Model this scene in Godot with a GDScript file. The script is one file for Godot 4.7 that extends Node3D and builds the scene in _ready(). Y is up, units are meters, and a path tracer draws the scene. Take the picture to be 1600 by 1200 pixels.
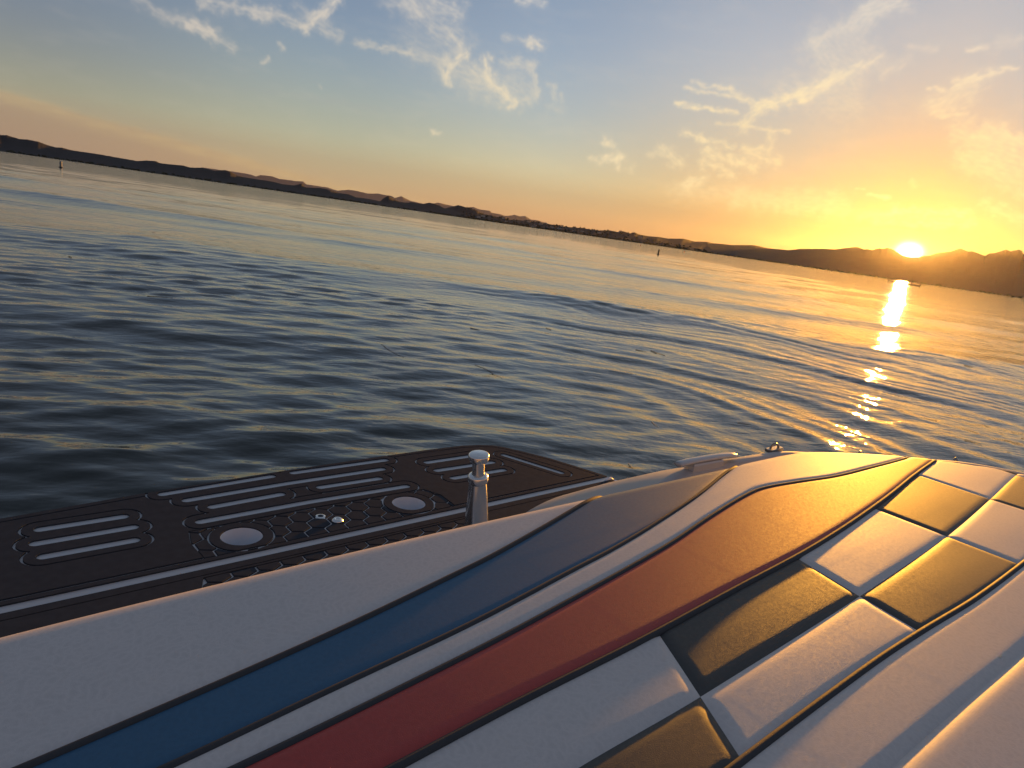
extends Node3D
# Sunset over a lake, seen from the stern sun pad of a motor boat. y is up, metres, the camera stands above the origin and looks along -z.
# The boat's own axes: x along the transom (towards the sun's side), z inboard, y up from the water line.

const SUN_AZ := 28.0
const SUN_EL := 2.12
const SHORE := 2000.0
const BOAT_TURN := 43.08
const PAD_Y := 0.54
const DECK_Y := 0.28          # top of the platform's foam
var taken := {}
var mats := {}
var rng := RandomNumberGenerator.new()
var wob := FastNoiseLite.new()

func _ready() -> void:
	rng.seed = 71
	wob.seed = 5; wob.frequency = 1.0; wob.fractal_octaves = 3
	camera_and_light()
	make_materials()
	water()
	shores()
	town()
	lake_things()
	var boat := boat_hull()
	platform(boat)
	fittings(boat)
	sun_pad()

# ------------------------------------------------------------------ camera, sky, sun, exposure
func camera_and_light() -> void:
	var cam := Camera3D.new()
	cam.name = "camera"
	cam.fov = 58.88
	cam.near = 0.03
	cam.far = 40000.0
	cam.position = Vector3(0, 0.9, 0)
	cam.rotation_degrees = Vector3(-13.068, 0, 8.2)
	add_child(cam)
	cam.current = true
	var e := Environment.new()
	e.background_mode = Environment.BG_SKY
	var sky := Sky.new()
	var pm := PanoramaSkyMaterial.new()
	pm.panorama = ImageTexture.create_from_image(sky_image())
	sky.sky_material = pm
	e.sky = sky
	e.sky_rotation = Vector3(0, PI, 0)          # the picture's middle column is north, -z
	e.tonemap_mode = Environment.TONE_MAPPER_LINEAR
	e.background_energy_multiplier = 0.5
	e.tonemap_exposure = 2.4
	e.sdfgi_enabled = true
	e.ssao_enabled = true
	e.ssil_enabled = true
	e.volumetric_fog_enabled = true
	e.volumetric_fog_density = 0.0000088
	e.volumetric_fog_albedo = Color(0.88, 0.86, 0.95)
	e.volumetric_fog_anisotropy = 0.86
	var we := WorldEnvironment.new()
	we.name = "world_environment"
	we.environment = e
	add_child(we)
	var sun := DirectionalLight3D.new()
	sun.name = "sun_light"
	sun.light_energy = 1.25
	sun.light_color = Color(1.0, 0.68, 0.24)
	sun.light_angular_distance = 0.55
	sun.shadow_enabled = true
	add_child(sun)
	var d := sun_dir()
	sun.look_at_from_position(d * 50.0, Vector3.ZERO, Vector3.UP)

func sun_dir() -> Vector3:
	return direction(SUN_AZ, SUN_EL)

func direction(az: float, el: float) -> Vector3:
	var a := deg_to_rad(az); var h := deg_to_rad(el)
	return Vector3(sin(a) * cos(h), sin(h), -cos(a) * cos(h))

# the air's colour by height (degrees) and by the angle from the sun's azimuth; sRGB bytes
func sky_columns() -> Array:
	return [
		[0.0, [0, 188, 126, 40, 1.8, 192, 138, 50, 3, 192, 148, 68, 5, 192, 158, 94, 8, 194, 166, 122, 11, 190, 172, 148, 14, 186, 180, 172, 18, 170, 173, 180, 25, 144, 152, 165, 40, 98, 112, 134, 90, 86, 96, 112]],
		[12.0, [0, 214, 146, 68, 1.2, 214, 156, 78, 3, 210, 168, 94, 5, 202, 175, 122, 8, 188, 176, 148, 12, 175, 178, 177, 16, 158, 168, 182, 25, 129, 142, 158, 40, 98, 110, 128, 90, 86, 96, 112]],
		[28.0, [0, 212, 152, 90, 0.9, 213, 162, 97, 2, 206, 172, 111, 4, 198, 183, 136, 6, 179, 179, 156, 9, 158, 171, 174, 13, 140, 158, 177, 17, 126, 147, 172, 25, 112, 128, 147, 40, 93, 106, 125, 90, 86, 96, 112]],
		[45.0, [0, 194, 154, 106, 1.5, 192, 164, 113, 3, 179, 170, 128, 5, 163, 165, 140, 8, 143, 157, 156, 11, 126, 146, 163, 14, 112, 134, 161, 20, 106, 123, 145, 40, 91, 103, 121, 90, 86, 96, 112]],
		[65.0, [0, 168, 140, 110, 1.5, 166, 143, 112, 3, 158, 149, 118, 4.5, 147, 147, 122, 6, 134, 138, 129, 8, 118, 128, 138, 11, 107, 122, 141, 15, 101, 118, 141, 25, 98, 111, 130, 40, 89, 101, 119, 90, 86, 96, 112]],
		[105.0, [0, 118, 106, 104, 4, 118, 111, 111, 9, 106, 108, 116, 15, 96, 104, 120, 25, 90, 101, 121, 40, 86, 98, 119, 90, 86, 96, 112]],
		[150.0, [0, 94, 92, 100, 3, 106, 98, 104, 8, 108, 104, 112, 14, 96, 101, 116, 25, 87, 96, 115, 40, 84, 95, 115, 90, 86, 96, 112]],
		[180.0, [0, 90, 90, 99, 3, 102, 96, 103, 8, 106, 102, 111, 14, 95, 100, 115, 25, 86, 95, 114, 40, 83, 94, 114, 90, 86, 96, 112]],
	]

const STEPS := 512
func sky_table() -> Array:
	var out := []
	for c in sky_columns():
		var list: Array = c[1]
		var raw := PackedVector3Array()
		for i in STEPS:
			var el: float = 90.0 * pow(float(i) / (STEPS - 1), 2.0)
			var k := 0
			while k < list.size() / 4 - 2 and el > list[k * 4 + 4]:
				k += 1
			var t: float = clampf((el - list[k * 4]) / (list[k * 4 + 4] - list[k * 4]), 0.0, 1.0)
			var a := Vector3(list[k * 4 + 1], list[k * 4 + 2], list[k * 4 + 3])
			var b := Vector3(list[k * 4 + 5], list[k * 4 + 6], list[k * 4 + 7])
			raw.append(a.lerp(b, t))
		for pass_ in 3:                                    # soften the knots
			var s := raw.duplicate()
			for i in STEPS:
				var acc := Vector3.ZERO
				for j in range(-14, 15):
					acc += raw[clampi(i + j, 0, STEPS - 1)]
				s[i] = acc / 29.0
			raw = s
		for i in STEPS:
			var q := Color(raw[i].x / 255.0, raw[i].y / 255.0, raw[i].z / 255.0).srgb_to_linear()
			var g := q.get_luminance()
			raw[i] = Vector3(q.r, q.g, q.b).lerp(Vector3(g, g, g), 0.15)
		out.append([c[0], raw])
	return out

func air(table: Array, daz: float, el: float) -> Vector3:
	var d := absf(wrapf(daz, -180.0, 180.0))
	var k := 0
	while k < table.size() - 2 and d > table[k + 1][0]:
		k += 1
	var t: float = (d - table[k][0]) / (table[k + 1][0] - table[k][0])
	t = lerpf(t, smoothstep(0.0, 1.0, t), 0.6)
	var i: float = sqrt(clampf(el, 0.0, 90.0) / 90.0) * (STEPS - 1)
	var n := mini(int(i), STEPS - 2)
	var f := i - n
	var ca: PackedVector3Array = table[k][1]
	var cb: PackedVector3Array = table[k + 1][1]
	return ca[n].lerp(ca[n + 1], f).lerp(cb[n].lerp(cb[n + 1], f), t)

const PW := 4096
func sky_image() -> Image:
	var table := sky_table()
	var low := Image.create(1024, 512, false, Image.FORMAT_RGBF)
	for y in 512:
		var el := 90.0 - (y + 0.5) * 180.0 / 512.0
		for x in 1024:
			if el < -1.0:
				low.set_pixel(x, y, Color(0.06, 0.055, 0.05))
			else:
				var c := air(table, (x + 0.5) * 360.0 / 1024.0 - 180.0 - SUN_AZ, el)
				low.set_pixel(x, y, Color(c.x, c.y, c.z))
	low.resize(PW, PW / 2, Image.INTERPOLATE_BILINEAR)
	# the part of the sky where the evening's clouds hang, finer
	var az0 := -60.0; var az1 := 66.0; var el1 := 24.0
	var per := PW / 360.0
	var x0 := int((az0 + 180.0) * per); var w := int((az1 - az0) * per)
	var y0 := int((90.0 - el1) * per); var h := int((el1 + 1.0) * per)
	var cloud := PackedFloat32Array()
	cloud.resize(w * h)
	var n1 := FastNoiseLite.new(); n1.seed = 9; n1.frequency = 1.0; n1.fractal_octaves = 4
	var n2 := FastNoiseLite.new(); n2.seed = 23; n2.frequency = 1.0; n2.fractal_octaves = 3
	for s in cloud_strokes():
		var a := Vector2(s[0], s[1]); var b := Vector2(s[2], s[3])
		var along := (b - a).normalized() if a.distance_to(b) > 0.05 else Vector2.RIGHT
		var wd: float = s[4]
		var reach := wd * 2.6
		var px0 := maxi(0, int((minf(a.x, b.x) - reach - az0) * per)); var px1 := mini(w - 1, int((maxf(a.x, b.x) + reach - az0) * per))
		var py0 := maxi(0, int((el1 - maxf(a.y, b.y) - reach) * per)); var py1 := mini(h - 1, int((el1 - minf(a.y, b.y) + reach) * per))
		var den: float = s[5]
		for py in range(py0, py1 + 1):
			for px in range(px0, px1 + 1):
				var p := Vector2(az0 + (px + 0.5) / per, el1 - (py + 0.5) / per)
				var q := p + Vector2(n1.get_noise_2d(p.x * 0.9, p.y * 0.9), n1.get_noise_2d(p.x * 0.9 + 50.0, p.y * 0.9)) * minf(0.7, 0.08 + wd * 0.9)
				q += Vector2(n2.get_noise_2d(p.x * 4.0, p.y * 4.0), n2.get_noise_2d(p.x * 4.0, p.y * 4.0 + 30.0)) * minf(0.11, wd * 0.45)
				var t := clampf((q - a).dot(along) / maxf(a.distance_to(b), 0.01), 0.0, 1.0)
				var dd := q.distance_to(a.lerp(b, t)) / wd
				if dd > 2.2:
					continue
				var f := exp(-dd * dd * 1.3)
				var u := p.dot(along); var v := p.dot(Vector2(-along.y, along.x))
				var fib := 0.68 + 0.62 * n2.get_noise_2d(u * 1.1, v * 4.2) + 0.10 * n1.get_noise_2d(p.x * 5.0, p.y * 5.0)
				var m := clampf(f * den * clampf(fib, 0.0, 1.2) * 1.25, 0.0, 1.0)
				var at := py * w + px
				cloud[at] = 1.0 - (1.0 - cloud[at]) * (1.0 - m)
	for py in h:
		var el := el1 - (py + 0.5) / per
		for px in w:
			var az := az0 + (px + 0.5) / per
			var d := absf(az - SUN_AZ)
			var c := air(table, az - SUN_AZ, el)
			# faint veil of high cloud everywhere
			var veil := clampf(n2.get_noise_2d(az * 0.16, el * 0.5) * 0.7 + n1.get_noise_2d(az * 0.5 + el * 0.4, el * 1.6) * 0.35, 0.0, 1.0) * 0.08 * smoothstep(1.0, 6.0, el)
			# a low bank whose upper edge sinks from the left to the middle
			var edge := lerpf(3.85, 1.0, smoothstep(-44.0, -10.0, az)) + 0.25 * n1.get_noise_2d(az * 0.12, 3.0)
			var bank := (1.0 - smoothstep(-0.22, 0.16, el - edge)) * (1.0 - smoothstep(-16.0, -6.0, az)) * smoothstep(-62.0, -50.0, az)
			var rim := exp(-pow((el - edge + 0.35) / 0.45, 2.0)) * (1.0 - smoothstep(-16.0, -4.0, az)) * (0.7 + 0.6 * n2.get_noise_2d(az * 0.4, el * 3.0)) * smoothstep(-62.0, -50.0, az)
			c = c.lerp(Vector3(0.365, 0.255, 0.158).lerp(Vector3(0.50, 0.33, 0.16), smoothstep(-38.0, -12.0, az)), 0.55 * bank)
			c += Vector3(0.085, 0.066, 0.016) * rim
			var lit := Vector3(1.0, 0.78, 0.36).lerp(Vector3(0.84, 0.68, 0.42), smoothstep(6.0, 26.0, d)).lerp(Vector3(0.60, 0.52, 0.43), smoothstep(28.0, 60.0, d))
			lit = lit.lerp(Vector3(0.64, 0.60, 0.56), smoothstep(9.0, 18.0, el) * 0.75)
			var m := clampf(cloud[py * w + px] * 0.66 + veil, 0.0, 1.0)
			c = c.lerp(lit, m)
			# the glare of the air round the sun
			var th := Vector2((az - SUN_AZ) * cos(deg_to_rad(el)), (el - 1.95) * 1.25).length()
			c += Vector3(1.0, 0.82, 0.10) * (0.9 * exp(-th / 0.75))
			c += Vector3(1.0, 0.93, 0.72) * 8.0 * exp(-pow(th / 0.55, 2.0))
			if el > -1.0:
				var keep := smoothstep(0.0, 4.0, minf(px, w - 1 - px) / per)
				var was := low.get_pixel(x0 + px, y0 + py)
				low.set_pixel(x0 + px, y0 + py, was.lerp(Color(c.x, c.y, c.z), keep))
	return low

# wisps of cirrus: from azimuth, elevation to azimuth, elevation, half width, density (degrees)
func cloud_strokes() -> Array:
	return [
		[-30.0, 10.9, -27.7, 10.0, 0.35, 0.45], [-27.7, 10.3, -26.5, 10.2, 0.40, 0.6], [-26.8, 10.3, -25.4, 9.8, 0.45, 0.95], [-25.8, 9.9, -23.9, 9.2, 0.38, 0.5],
		[-26.0, 11.7, -21.7, 12.0, 0.42, 0.65], [-22.8, 11.9, -22.0, 11.5, 0.34, 0.6], [-21.9, 12.1, -19.0, 11.7, 0.39, 0.5], [-19.2, 11.5, -18.2, 12.6, 0.40, 1.0],
		[-18.2, 12.6, -17.1, 13.8, 0.40, 1.0], [-18.1, 12.0, -16.8, 11.5, 0.45, 0.45], [-19.9, 13.0, -19.0, 12.5, 0.35, 0.3], [-13.7, 14.5, -11.8, 14.3, 0.46, 0.3],
		[-12.3, 14.6, -7.6, 12.5, 0.94, 0.45], [-11.8, 14.9, -11.0, 14.1, 0.46, 0.6], [-10.4, 15.0, -8.1, 14.6, 0.66, 0.55], [-15.3, 11.3, -11.4, 11.4, 0.28, 0.5],
		[-11.4, 11.4, -8.9, 11.2, 0.38, 0.35], [-8.7, 13.3, -7.7, 12.5, 0.24, 0.55], [-8.5, 10.1, -8.4, 11.0, 0.39, 0.9], [-8.4, 11.0, -7.3, 11.9, 0.44, 1.0],
		[-8.3, 9.9, -8.0, 9.5, 0.20, 0.6], [-11.5, 12.0, -5.3, 9.8, 1.16, 0.2], [-7.9, 10.8, -3.7, 9.6, 1.18, 0.3], [-5.6, 11.7, -5.0, 10.4, 0.44, 0.9],
		[-5.0, 10.4, -2.9, 9.0, 0.40, 0.9], [-6.5, 11.0, -5.4, 10.4, 0.49, 0.5], [-4.1, 11.9, -2.0, 11.9, 0.39, 0.45], [-2.0, 11.9, -1.3, 9.9, 0.30, 0.4],
		[-1.3, 9.9, -2.9, 9.0, 0.40, 0.35], [-3.4, 10.8, -2.2, 10.3, 1.09, 0.25], [-4.5, 13.5, -2.3, 13.5, 0.24, 0.35], [-2.4, 13.5, -1.5, 13.2, 0.34, 0.8],
		[-3.8, 16.1, -1.7, 16.1, 0.28, 0.6], [-20.8, 10.2, -20.6, 9.9, 0.18, 0.6], [-21.9, 8.8, -21.6, 9.0, 0.18, 0.75], [-17.9, 8.0, -17.7, 7.8, 0.09, 0.4],
		[-9.2, 6.1, -8.4, 6.1, 0.20, 0.7], [-0.6, 10.8, 0.0, 10.8, 0.20, 0.3], [-0.1, 10.8, 0.2, 9.7, 0.20, 0.35], [0.6, 10.3, 0.8, 9.7, 0.20, 0.3],
		[-0.2, 9.1, 0.9, 9.2, 0.30, 0.2], [4.5, 7.3, 5.2, 7.0, 0.30, 0.75], [3.8, 5.8, 4.9, 5.8, 0.30, 0.6], [5.0, 6.1, 6.1, 6.3, 0.35, 0.75],
		[5.9, 6.3, 5.9, 5.4, 0.30, 0.8], [6.9, 5.5, 7.0, 5.5, 0.35, 0.4], [10.0, 11.7, 14.6, 11.3, 0.14, 0.7], [10.5, 12.1, 13.4, 11.9, 0.18, 0.65],
		[13.4, 11.9, 15.3, 11.0, 0.27, 0.55], [9.5, 10.6, 12.3, 10.4, 0.19, 0.8], [12.3, 10.4, 14.2, 10.4, 0.18, 0.7], [15.4, 10.9, 18.3, 11.8, 0.40, 0.9],
		[18.3, 11.8, 20.0, 12.8, 0.47, 0.8], [20.0, 12.8, 21.9, 14.0, 0.41, 0.75], [14.7, 9.5, 15.8, 10.6, 0.41, 0.55], [18.4, 15.2, 21.4, 13.4, 1.15, 0.4],
		[18.6, 15.4, 21.0, 16.7, 0.49, 0.5], [19.5, 16.1, 22.8, 14.6, 0.88, 0.3], [21.4, 17.4, 23.4, 17.9, 0.77, 0.7], [21.3, 16.5, 22.1, 17.6, 0.86, 0.4],
		[22.2, 13.9, 23.1, 14.7, 0.20, 0.7], [23.5, 13.6, 24.9, 14.4, 0.39, 0.3], [17.3, 12.3, 21.9, 11.5, 1.27, 0.25], [10.5, 8.6, 12.1, 8.3, 0.24, 0.8],
		[12.1, 8.3, 14.3, 8.0, 0.23, 0.6], [12.8, 9.5, 18.1, 9.4, 0.14, 0.5], [15.1, 7.9, 16.7, 8.1, 0.18, 0.5], [12.5, 7.5, 16.3, 6.6, 0.37, 0.65],
		[15.4, 7.7, 17.7, 7.2, 0.41, 0.5], [16.9, 9.4, 17.1, 8.0, 0.27, 0.4], [9.1, 7.3, 10.6, 6.4, 0.44, 0.6], [8.1, 6.7, 9.0, 6.8, 0.20, 0.35],
		[11.5, 4.9, 12.5, 5.4, 0.44, 0.65], [12.4, 6.6, 14.8, 6.0, 0.38, 0.55], [10.9, 4.3, 22.6, 5.1, 0.74, 0.3], [15.4, 4.0, 23.2, 4.3, 0.63, 0.35],
		[26.5, 12.8, 27.5, 12.7, 0.15, 0.7], [27.8, 13.3, 29.3, 13.5, 0.18, 0.65], [28.1, 12.9, 30.0, 13.8, 0.28, 0.6], [30.0, 13.8, 31.2, 14.1, 0.14, 0.8],
		[27.5, 11.7, 29.1, 12.8, 0.80, 0.4], [27.5, 11.0, 29.2, 11.3, 0.18, 0.5], [26.9, 11.8, 27.8, 12.0, 0.75, 0.2], [28.2, 15.1, 29.3, 15.2, 0.18, 0.75],
		[24.7, 15.3, 26.3, 15.1, 0.26, 0.35], [29.9, 15.5, 31.2, 15.8, 0.40, 0.25], [29.0, 10.3, 32.2, 9.4, 0.71, 0.45], [30.6, 10.7, 32.8, 9.7, 0.41, 0.5],
		[29.8, 8.9, 33.2, 8.2, 0.84, 0.45], [29.9, 9.9, 30.9, 9.7, 0.18, 0.4], [24.5, 5.6, 25.9, 5.5, 0.12, 0.9], [23.5, 5.9, 24.2, 6.0, 0.06, 0.6],
		[27.0, 6.8, 27.3, 6.5, 0.20, 0.3], [24.3, 4.0, 26.5, 4.7, 0.33, 0.5], [26.5, 4.6, 30.8, 5.0, 0.35, 0.55], [25.4, 3.8, 31.3, 4.3, 0.31, 0.4],
		[31.7, 5.7, 34.0, 4.9, 0.42, 0.35], [29.8, 8.2, 33.6, 6.7, 0.57, 0.3]
	]

# ------------------------------------------------------------------ helpers
func numbered(called: String) -> String:
	taken[called] = taken.get(called, -1) + 1
	return called if taken[called] == 0 else "%s_%03d" % [called, taken[called]]

func tag(o: Node, label := "", category := "", group := "", kind := "") -> void:
	if label: o.set_meta("label", label)
	if category: o.set_meta("category", category)
	if group: o.set_meta("group", group)
	if kind: o.set_meta("kind", kind)

func obj(called: String, mesh: Mesh, m: Material, parent: Node = self) -> MeshInstance3D:
	var o := MeshInstance3D.new()
	o.name = numbered(called) if parent == self else called
	o.mesh = mesh
	if m: o.material_override = m
	parent.add_child(o, true)
	return o

func root(called: String, at := Vector3.ZERO, turn := 0.0) -> Node3D:
	var o := Node3D.new()
	o.name = numbered(called)
	add_child(o, true)
	o.position = at
	o.rotation_degrees.y = turn
	return o

func noise_tex(seed_: int, freq: float, oct: int, size := 512, kind := FastNoiseLite.TYPE_SIMPLEX_SMOOTH, ramp: Gradient = null) -> NoiseTexture2D:
	var n := FastNoiseLite.new()
	n.seed = seed_; n.frequency = freq; n.fractal_octaves = oct; n.noise_type = kind
	var t := NoiseTexture2D.new()
	t.width = size; t.height = size; t.seamless = true; t.noise = n; t.generate_mipmaps = false
	if ramp: t.color_ramp = ramp
	return t

func ramp2(a: Color, b: Color) -> Gradient:
	var g := Gradient.new()
	g.set_color(0, a); g.set_color(1, b)
	return g

func mat(called: String, c: Color, rough: float, metal := 0.0) -> StandardMaterial3D:
	var m := StandardMaterial3D.new()
	m.resource_name = called
	m.albedo_color = c.linear_to_srgb()
	m.roughness = rough
	m.metallic = metal
	mats[called] = m
	return m

func relief(m: StandardMaterial3D, t: Texture2D, cm: float, per_metre: float, world := false) -> void:
	m.heightmap_enabled = true
	m.heightmap_texture = t
	m.heightmap_scale = cm
	m.uv1_triplanar = true
	m.uv1_world_triplanar = world
	m.uv1_scale = Vector3.ONE * per_metre

func make_materials() -> void:
	var grain := noise_tex(3, 0.16, 3, 1024)
	var smudge := noise_tex(8, 0.03, 4, 1024, FastNoiseLite.TYPE_SIMPLEX_SMOOTH, ramp2(Color(0.84, 0.84, 0.84), Color(1, 1, 1)))
	var tone := noise_tex(12, 0.02, 5, 1024, FastNoiseLite.TYPE_SIMPLEX_SMOOTH, ramp2(Color(0.92, 0.92, 0.92), Color(1, 1, 1)))
	(tone.noise as FastNoiseLite).fractal_type = FastNoiseLite.FRACTAL_RIDGED     # faint scuffs and creases
	for v in [["vinyl_white", Color(0.72, 0.655, 0.625)], ["vinyl_blue", Color(0.020, 0.115, 0.225)], ["vinyl_red", Color(0.50, 0.044, 0.034)], ["vinyl_black", Color(0.031, 0.031, 0.032)], ["piping", Color(0.065, 0.064, 0.070)]]:
		var m := mat(v[0], v[1], 0.66)
		relief(m, grain, 0.010, 5.0)
		m.metallic_specular = 0.62
		m.roughness_texture = smudge
		m.albedo_texture = tone
	mats.piping.roughness = 0.8
	mats.piping.metallic_specular = 0.35
	var foam := mat("foam", Color(0.050, 0.060, 0.078), 0.88)
	relief(foam, noise_tex(31, 0.2, 3, 1024), 0.02, 4.0)
	foam.metallic_specular = 0.14
	foam.albedo_texture = noise_tex(14, 0.02, 5, 512, FastNoiseLite.TYPE_SIMPLEX_SMOOTH, ramp2(Color(0.90, 0.90, 0.90), Color(1, 1, 1)))
	var gel := mat("gelcoat", Color(0.55, 0.56, 0.58), 0.32)
	gel.uv1_triplanar = true
	gel.uv1_scale = Vector3.ONE * 3.0
	gel.roughness_texture = smudge
	mat("gelcoat_grey", Color(0.42, 0.41, 0.415), 0.5)
	mat("rubber", Color(0.02, 0.02, 0.022), 0.55)
	var ch := mat("chrome", Color(0.85, 0.84, 0.82), 0.27, 1.0)
	ch.roughness_texture = smudge
	ch.uv1_triplanar = true
	ch.uv1_scale = Vector3.ONE * 12.0
	mat("steel_dark", Color(0.30, 0.29, 0.28), 0.3, 1.0)
	mat("cup_plastic", Color(0.80, 0.83, 0.88), 0.45)
	mats["cup_plastic"].metallic_specular = 0.25
	mat("reed", Color(0.20, 0.15, 0.08), 0.6)
	mat("reed_pale", Color(0.55, 0.46, 0.30), 0.55)
	mat("twig", Color(0.045, 0.03, 0.02), 0.7)
	mat("buoy_white", Color(0.36, 0.35, 0.32), 0.5)
	mat("buoy_dark", Color(0.05, 0.045, 0.04), 0.6)
	mat("buoy_orange", Color(0.65, 0.16, 0.05), 0.5)
	mat("boat_paint", Color(0.16, 0.14, 0.13), 0.4)
	mat("cloth", Color(0.06, 0.05, 0.05), 0.8)
	mat("skin", Color(0.35, 0.2, 0.13), 0.6)
	mat("house_wall", Color(0.62, 0.56, 0.48), 0.8)
	mat("house_roof", Color(0.12, 0.09, 0.08), 0.8)
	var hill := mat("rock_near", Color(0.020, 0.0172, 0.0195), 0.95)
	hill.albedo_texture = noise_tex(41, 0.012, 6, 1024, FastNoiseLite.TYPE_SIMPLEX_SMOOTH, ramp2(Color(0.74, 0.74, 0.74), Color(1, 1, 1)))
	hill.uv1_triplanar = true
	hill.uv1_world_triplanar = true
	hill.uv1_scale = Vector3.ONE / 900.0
	var far := hill.duplicate() as StandardMaterial3D
	far.uv1_scale = Vector3.ONE / 2600.0
	far.resource_name = "rock_far"
	mats["rock_far"] = far
	mat("brush", Color(0.035, 0.04, 0.022), 0.9)
	var wm := mat("lake_water", Color(0.010, 0.015, 0.012), 0.035)
	wm.metallic_specular = 0.5
	var rip := FastNoiseLite.new()
	rip.seed = 77; rip.frequency = 0.008; rip.fractal_octaves = 5; rip.fractal_gain = 0.5; rip.noise_type = FastNoiseLite.TYPE_SIMPLEX_SMOOTH
	var rt := NoiseTexture2D.new()
	rt.width = 2048; rt.height = 2048; rt.seamless = true; rt.noise = rip; rt.as_normal_map = true; rt.bump_strength = 9.0; rt.generate_mipmaps = false
	wm.normal_enabled = true
	wm.normal_texture = rt
	wm.normal_scale = 0.34
	# farther out the small waves are left to the normal map alone, so it grows steeper
	for k in 4:
		var fm := wm.duplicate() as StandardMaterial3D
		fm.resource_name = "lake_water_far_%d" % k
		fm.normal_scale = [0.32, 0.34, 0.40, 0.45][k]
		mats["lake_water_far_%d" % k] = fm

# a sheet of nx by ny points; hint is roughly where its outside looks
func sheet(p: PackedVector3Array, nx: int, ny: int, hint: Vector3, wrap := false, uv := PackedVector2Array(), bands: Array = []) -> ArrayMesh:
	var n := PackedVector3Array()
	n.resize(p.size())
	var idx := PackedInt32Array()
	var total := Vector3.ZERO
	var ex := nx if wrap else nx - 1
	for j in ny - 1:
		for i in ex:
			var a := j * nx + i
			var b := j * nx + (i + 1) % nx
			var c := a + nx
			var d := b + nx
			var f := (p[d] - p[a]).cross(p[c] - p[b])
			n[a] += f; n[b] += f; n[c] += f; n[d] += f
			total += f
			idx.append_array([a, b, d, a, d, c])
	var flip := total.dot(hint) < 0.0 if hint != Vector3.ZERO else false
	for i in n.size():
		n[i] = (n[i] * (-1.0 if flip else 1.0)).normalized() if n[i].length_squared() > 1e-24 else Vector3.UP
	if not flip:                      # front faces run clockwise
		for i in range(0, idx.size(), 3):
			var t := idx[i + 1]; idx[i + 1] = idx[i + 2]; idx[i + 2] = t
	var arr := []
	arr.resize(Mesh.ARRAY_MAX)
	arr[Mesh.ARRAY_VERTEX] = p
	arr[Mesh.ARRAY_NORMAL] = n
	if uv.size() == p.size(): arr[Mesh.ARRAY_TEX_UV] = uv
	arr[Mesh.ARRAY_INDEX] = idx
	var m := ArrayMesh.new()
	if bands.is_empty():
		m.add_surface_from_arrays(Mesh.PRIMITIVE_TRIANGLES, arr)
	for k in bands.size():                       # a surface for every band of rows
		var j0: int = bands[k]
		var j1: int = bands[k + 1] if k + 1 < bands.size() else ny - 1
		var part := []
		part.resize(Mesh.ARRAY_MAX)
		part[Mesh.ARRAY_VERTEX] = p.slice(j0 * nx, (j1 + 1) * nx)
		part[Mesh.ARRAY_NORMAL] = n.slice(j0 * nx, (j1 + 1) * nx)
		part[Mesh.ARRAY_TEX_UV] = uv.slice(j0 * nx, (j1 + 1) * nx)
		var some := idx.slice(j0 * ex * 6, j1 * ex * 6)
		for i in some.size(): some[i] -= j0 * nx
		part[Mesh.ARRAY_INDEX] = some
		m.add_surface_from_arrays(Mesh.PRIMITIVE_TRIANGLES, part)
	return m

# a round tube along a path, closed at both ends; r may shrink to the ends
func tube(path: PackedVector3Array, r: float, sides := 8, r_end := -1.0, up := Vector3.UP) -> ArrayMesh:
	var pts := PackedVector3Array()
	var cnt := path.size()
	for i in cnt:
		var d := (path[mini(i + 1, cnt - 1)] - path[maxi(i - 1, 0)]).normalized()
		var s := d.cross(up).normalized()
		if s.length() < 0.5: s = d.cross(Vector3.RIGHT).normalized()
		var q := s.cross(d)
		var rad := r if r_end < 0.0 else lerpf(r, r_end, float(i) / (cnt - 1))
		for e in ([0.02, 1.0] if i == 0 else [1.0, 0.02] if i == cnt - 1 else [1.0]):
			for k in sides:
				var a := TAU * k / sides
				pts.append(path[i] + (s * cos(a) + q * sin(a)) * rad * e)
	return outward(pts, sides, pts.size() / sides)

# closes a ring sheet so that it faces away from its middle line
func outward(pts: PackedVector3Array, nx: int, ny: int) -> ArrayMesh:
	var mid := ny / 2
	var c := Vector3.ZERO
	for i in nx: c += pts[mid * nx + i] / nx
	var a := pts[mid * nx]; var b := pts[mid * nx + 1]; var e := pts[mini(mid + 1, ny - 1) * nx]
	if e.distance_to(a) < 1e-7: e = a + (a - pts[(mid - 1) * nx])
	var f := (b - a).cross(e - a)                  # same turn as the faces that sheet() builds
	var m := sheet(pts, nx, ny, Vector3.ZERO, true)
	if f.dot(a - c) < 0.0:
		var rev := PackedVector3Array()
		for j in ny:
			for i in nx: rev.append(pts[j * nx + (nx - i) % nx])
		m = sheet(rev, nx, ny, Vector3.ZERO, true)
	return m

func lathe(profile: Array, sides := 40) -> ArrayMesh:
	var pts := PackedVector3Array()
	for q in profile:
		for k in sides:
			var a := TAU * k / sides
			pts.append(Vector3(cos(a) * maxf(q.x, 1e-4), q.y, sin(a) * maxf(q.x, 1e-4)))
	return outward(pts, sides, profile.size())

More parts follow.
